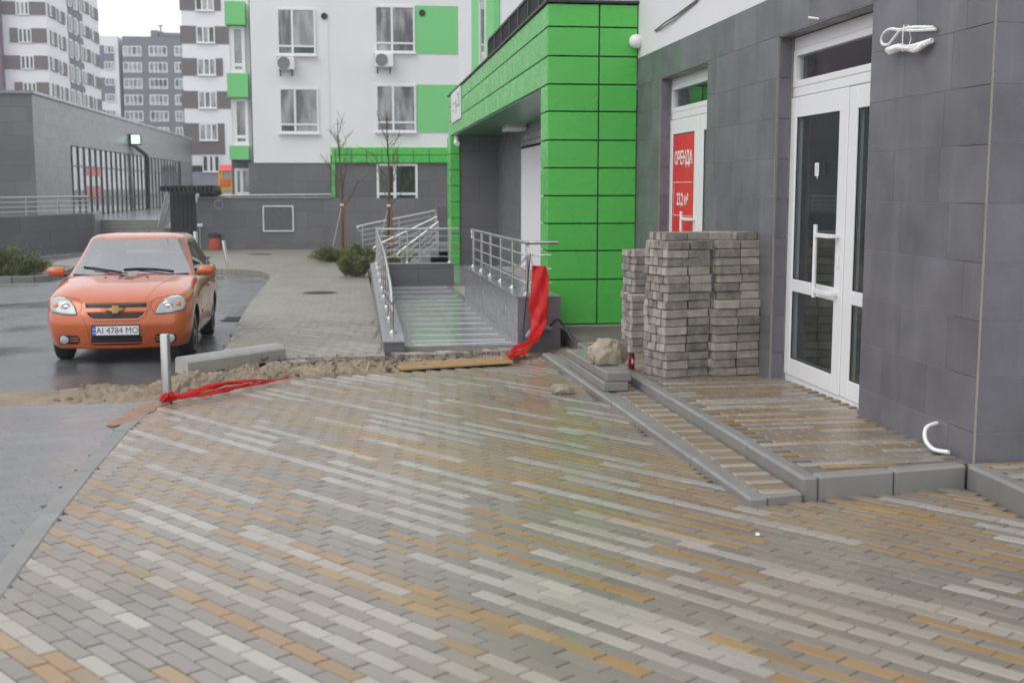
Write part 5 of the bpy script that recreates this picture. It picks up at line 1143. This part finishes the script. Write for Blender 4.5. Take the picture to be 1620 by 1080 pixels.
# --- low glazed hall
hall = thing('glazed_hall', 'low dark grey tiled hall with a long glazed side', 'building', (-13, 60, 0)); XH = -13.0
put('wall', Geo().box((-45, 52, -2), (XH, 58.5, 5.33)).box((-45, 58.5, 3.46), (XH, 101, 5.33)).box((-45, 94.6, -2), (XH, 101, 3.46)), m_tilefar, hall); put('side_wall', Geo().box((XH, 52.003, -2), (XH+.02, 58.5, 5.32)).box((XH, 58.5, 3.46), (XH+.02, 101, 5.32)), m_tilefarx, hall)
put('roof_trim', Geo().box((-45, 51.9, 5.33), (XH+.12, 101.1, 5.45)), m_lav, hall); put('floor', Geo().box((XH-12, 53.6, -1.5), (-5.6, 95, .165)), m_lav, hall); put('interior', Geo().box((XH-9, 58.6, .17), (XH-8.8, 94, 3.4)), m_room, hall)
pink = mat('pink_poster', (.6, .16, .17), .5)
for k in range(27):
    y = 58.6+1.33*k; put('mullion', Geo().box((XH-.08, y-.05, .17), (XH+.06, y+.05, 3.46)), m_dark, hall)
    if k < 26:
        for z0, z1 in ((.2, 1.0), (1.06, 2.5), (2.56, 3.42)): put('pane', Geo().box((XH-.02, y+.055, z0), (XH, y+1.275, z1)), m_hallglass, hall)
put('transom', Geo().box((XH-.05, 58.6, 2.5), (XH+.04, 93.2, 2.56)).box((XH-.05, 58.6, 1.0), (XH+.04, 93.2, 1.06)), m_dark, hall)
for k in (2, 3, 4): put('poster', Geo().box((XH+.004, 58.75+1.33*k, 2.1), (XH+.012, 59.75+1.33*k, 2.48)).box((XH+.004, 58.85+1.33*k, .9), (XH+.012, 59.5+1.33*k, 1.6)), pink, hall)
put('downpipe', Geo().tube([(XH+.1, 73.5, 4.1), (XH+.5, 76.0, 3.5), (XH+.55, 76.3, 3.2), (XH+.5, 76.3, .2)], .13, 8), m_black, hall)
sb = thing('light_box_sign', 'small lit greenish white light box sign jutting from the hall', 'sign', (XH+.4, 73.4, 4.3)); put('casing', Geo().box((XH+.02, 73.3, 3.98), (XH+.66, 73.8, 4.62), .02), m_dark, sb)
put('lit_face', Geo().box((XH+.16, 73.27, 4.06), (XH+.64, 73.298, 4.56)), mat('lit_panel', (.7, .9, .8), .4, emit=(.62, 1, .82), emit_s=1.1), sb)
# --- striped block right behind
D = thing('striped_block', 'tall white block with brown bands beside the green bays', 'building', (-14, 105, 0)); YD = 105
k_ = 1/3.857
wall(D, (283.5, -60, 400, 305), YD, m_wclose, 8); wall(D, (283, 272.5, 372, 305), YD-.1, mat('lilac_plaster', (.30, .30, .36), .8), 2, 'base_wall'); wall(D, (297, 262, 372, 272), YD-.05, m_dark, 2, 'base_band')
rowsD = [(-52, 350, -35), (0, 350, 17.6), (158, 400, 270), (355, 362, 465), (555, 412, 665), (752, 375, 943)]
bands = [(283, -29, 350, -11), (283.5, -3, 349.5, 17.6), (284.5, 41, 363, 70), (286.5, 92, 353, 120.5), (287.5, 144, 366, 172), (290, 195, 356.5, 244.5)]
for i, bnd in enumerate(bands):
    x0, x1, z0, z1 = rect(*bnd, YD); put('brown_band', Geo().box((x0, YD-.06, z0), (x1, YD+.1, z1)), m_brown, D)
    wt_ = min(bnd[3], bnd[1]+27.5); window(D, (310+i*1.6-3, bnd[1]+.5, 339+i*1.6-2, wt_), YD-.06, [.36, .66], None, m_wing, .09, .10)
window(D, (320, 246, 348, 272), YD-.06, [.36, .66], None, m_wing2, .09, .2)
# --- grey block far off
E_ = thing('grey_block', 'distant slate grey block with rows of white windows', 'building', (-60, 220, 0)); YE = 220
wall(E_, (150, 57, 193, 230), YE+.5, m_wclose, 14); wall(E_, (192.5, 57.5, 300, 240), YE, m_slate, 14)
for px in ((238, 48, 250, 58), (252, 50, 258, 58), (258, 52, 284, 58)): wall(E_, px, YE+3, m_slate, 5, 'roof_house')
put('aerial', Geo().tube([wy(254, 41, YE), wy(254, 50, YE)], .12, 5).tube([wy(250, 41, YE), wy(258, 41, YE)], .1, 5), m_dark, E_)
for r in range(6):
    y = 73+25.7*r
    for a, b in ((194+.8*r, 224+.8*r), (235+.6*r, 264.5+.7*r), (275.5+.5*r, 290)):
        window(E_, (a, y, b, y+16.5), YE, [.28, .5, .74] if b-a > 20 else [.5], .22, m_wing, .15, .1, sill=False)
for r in range(3):
    y = 72+51*r; x0, x1, z0, z1 = rect(155+1.5*r, y, 181+1.5*r, y+37, YE+.45); put('blue_field', Geo().box((x0, YE+.35, z0), (x1, YE+.6, z1)), m_blue, E_)
    for q in (0, 25.5): window(E_, (165+1.5*r, y+q, 180.5+1.5*r, y+q+12.5), YE+.35, [.36, .68], None, m_wing, .14, .1, sill=False)
# --- striped tower on the left
T_ = thing('striped_tower', 'tall white tower with grey bands and a receding side at the left edge', 'building', (-34, 136, 0)); YT = 136
xc = wy(79, 150, YT).x; y2 = 163
put('wall', Geo().box((-75, YT, -3), (xc, y2, 27)), m_wclose, T_)
for i in range(6):
    yb = 22-43.3+43.0*i if i else -21; top = [-45, 1.5, 44.5, 88, 130][min(i, 4)]
fb_ = [(-43, -20), (2, 24), (44.5, 68), (87.5, 110), (130, 152.5)]
for i, (a, b) in enumerate(fb_):
    s_ = .055*(i-2)*43
    x0, x1, z0, z1 = rect((-20 if i % 2 else 15)+4*(i-2), a, 77, b, YT); put('grey_band', Geo().box((x0, YT-.12, z0), (xc-.02, YT+.1, z1)), m_brown, T_)
    window(T_, (20+i*4.1-(0), a+.3, 42+i*4.1, b), YT-.12, [.36, .68], None, m_wing2 if i > 1 else m_wing, .11, .13, sill=False)
    # the receding side: bands with windows, a slate stair strip between them
    for (ya, yb_) in ((137.2, 140.0), (141.3, 144.2), (153.6, 157.2), (158.4, 162.6)):
        yy0 = ya - (.4 if i % 2 else 0); put('grey_band', Geo().box((xc-.1, yy0, z0), (xc+.12, yb_, z1)), m_brown, T_)
        f = Geo(); wy0 = yy0+.1; f.box((xc+.12, wy0, z0+.05), (xc+.18, wy0+.95, z1-.05)); w_ = put('window', f, m_whitepvc, T_)
        for k in range(2): q = Geo().box((xc+.181, wy0+.08+.43*k, z0+.15), (xc+.195, wy0+.43+.43*k, z1-.15)); me = q.mesh('pane'); me.transform(Matrix.Translation(-T_.location)); me.materials.append(m_wing); link(bpy.data.objects.new('pane', me), w_)
    for j, ya in enumerate((145.6, 148.3, 151.4)):
        f = Geo(); f.box((xc+.13, ya, z0-.5), (xc+.19, ya+1.5, z1+.1)); w_ = put('window', f, m_whitepvc, T_)
        for k in range(2): q = Geo().box((xc+.191, ya+.12+.68*k, z0-.35), (xc+.205, ya+.70+.68*k, z1-.05)); me = q.mesh('pane'); me.transform(Matrix.Translation(-T_.location)); me.materials.append(m_wing2); link(bpy.data.objects.new('pane', me), w_)
    put('slate_field', Geo().box((xc-.1, 146.0, z1+.12), (xc+.10, 153.2, z1+1.2)), m_slate, T_)
put('balcony_strip', Geo().box((-62, YT-1.2, -3), (wy(2, 100, YT-1.2).x, YT, 27)), mat('plum_plaster', (.15, .11, .15), .7), T_)
# --- playground tower
pg = thing('play_tower', 'playground tower with red roof, yellow posts and orange panel on the far terrace', 'play tower', wy(357, 306, 53)); YP = 53
P_ = lambda x, y, d=0: wy(x, y, YP)+Vector((0, d, 0))
yel, ora, redr = mat('yellow_paint', (.72, .45, .05), .5), mat('orange_panel', (.70, .16, .03), .5), mat('red_roof', (.72, .06, .06), .5)
for x in (347.5, 367):
    for d in (0, 1.0): put('post', Geo().tube([P_(x, 268, d), P_(x, 312, d)], .05, 6), yel, pg)
put('roof', Geo().prism([P_(345.5, 270.5, -.1), P_(368.5, 270.5, -.1), P_(366, 260.5, .5), P_(348, 260.5, .5)], (0, .06, 0)).prism([P_(345.5, 270.5, 1.1), P_(368.5, 270.5, 1.1), P_(366, 260.5, .5), P_(348, 260.5, .5)], (0, .06, 0)), redr, pg)
a, b = P_(348.5, 283), P_(366, 294); put('panel', Geo().box((a.x, YP-.05, b.z), (b.x, YP, a.z)), ora, pg); put('platform', Geo().box((a.x, YP, b.z-.1), (b.x, YP+1, b.z)), yel, pg)
for y in (297, 300.5): put('rung', Geo().tube([P_(348, y), P_(366.5, y)], .035, 6), yel, pg)
tc_ = Geo(); tc_.box((-6.7, 49.5, -1), (-2, 58, .95)); tag(put('terrace', tc_, m_lav), kind='structure')

# ---------------------------------------------------------------- damp air
hz = Geo(); hz.box((-110, -30, -6.5), (60, 245, 29.5)); mh = bpy.data.materials.new('damp_air'); mh.use_nodes = True; N, Lk = mh.node_tree.nodes, mh.node_tree.links; N.remove(N['Principled BSDF'])
pv = N.new('ShaderNodeVolumePrincipled'); pv.inputs['Color'].default_value = (.9, .93, .97, 1); pv.inputs['Density'].default_value = .0011; Lk.new(pv.outputs[0], N['Material Output'].inputs['Volume'])
put('haze', hz, mh, kind='stuff')
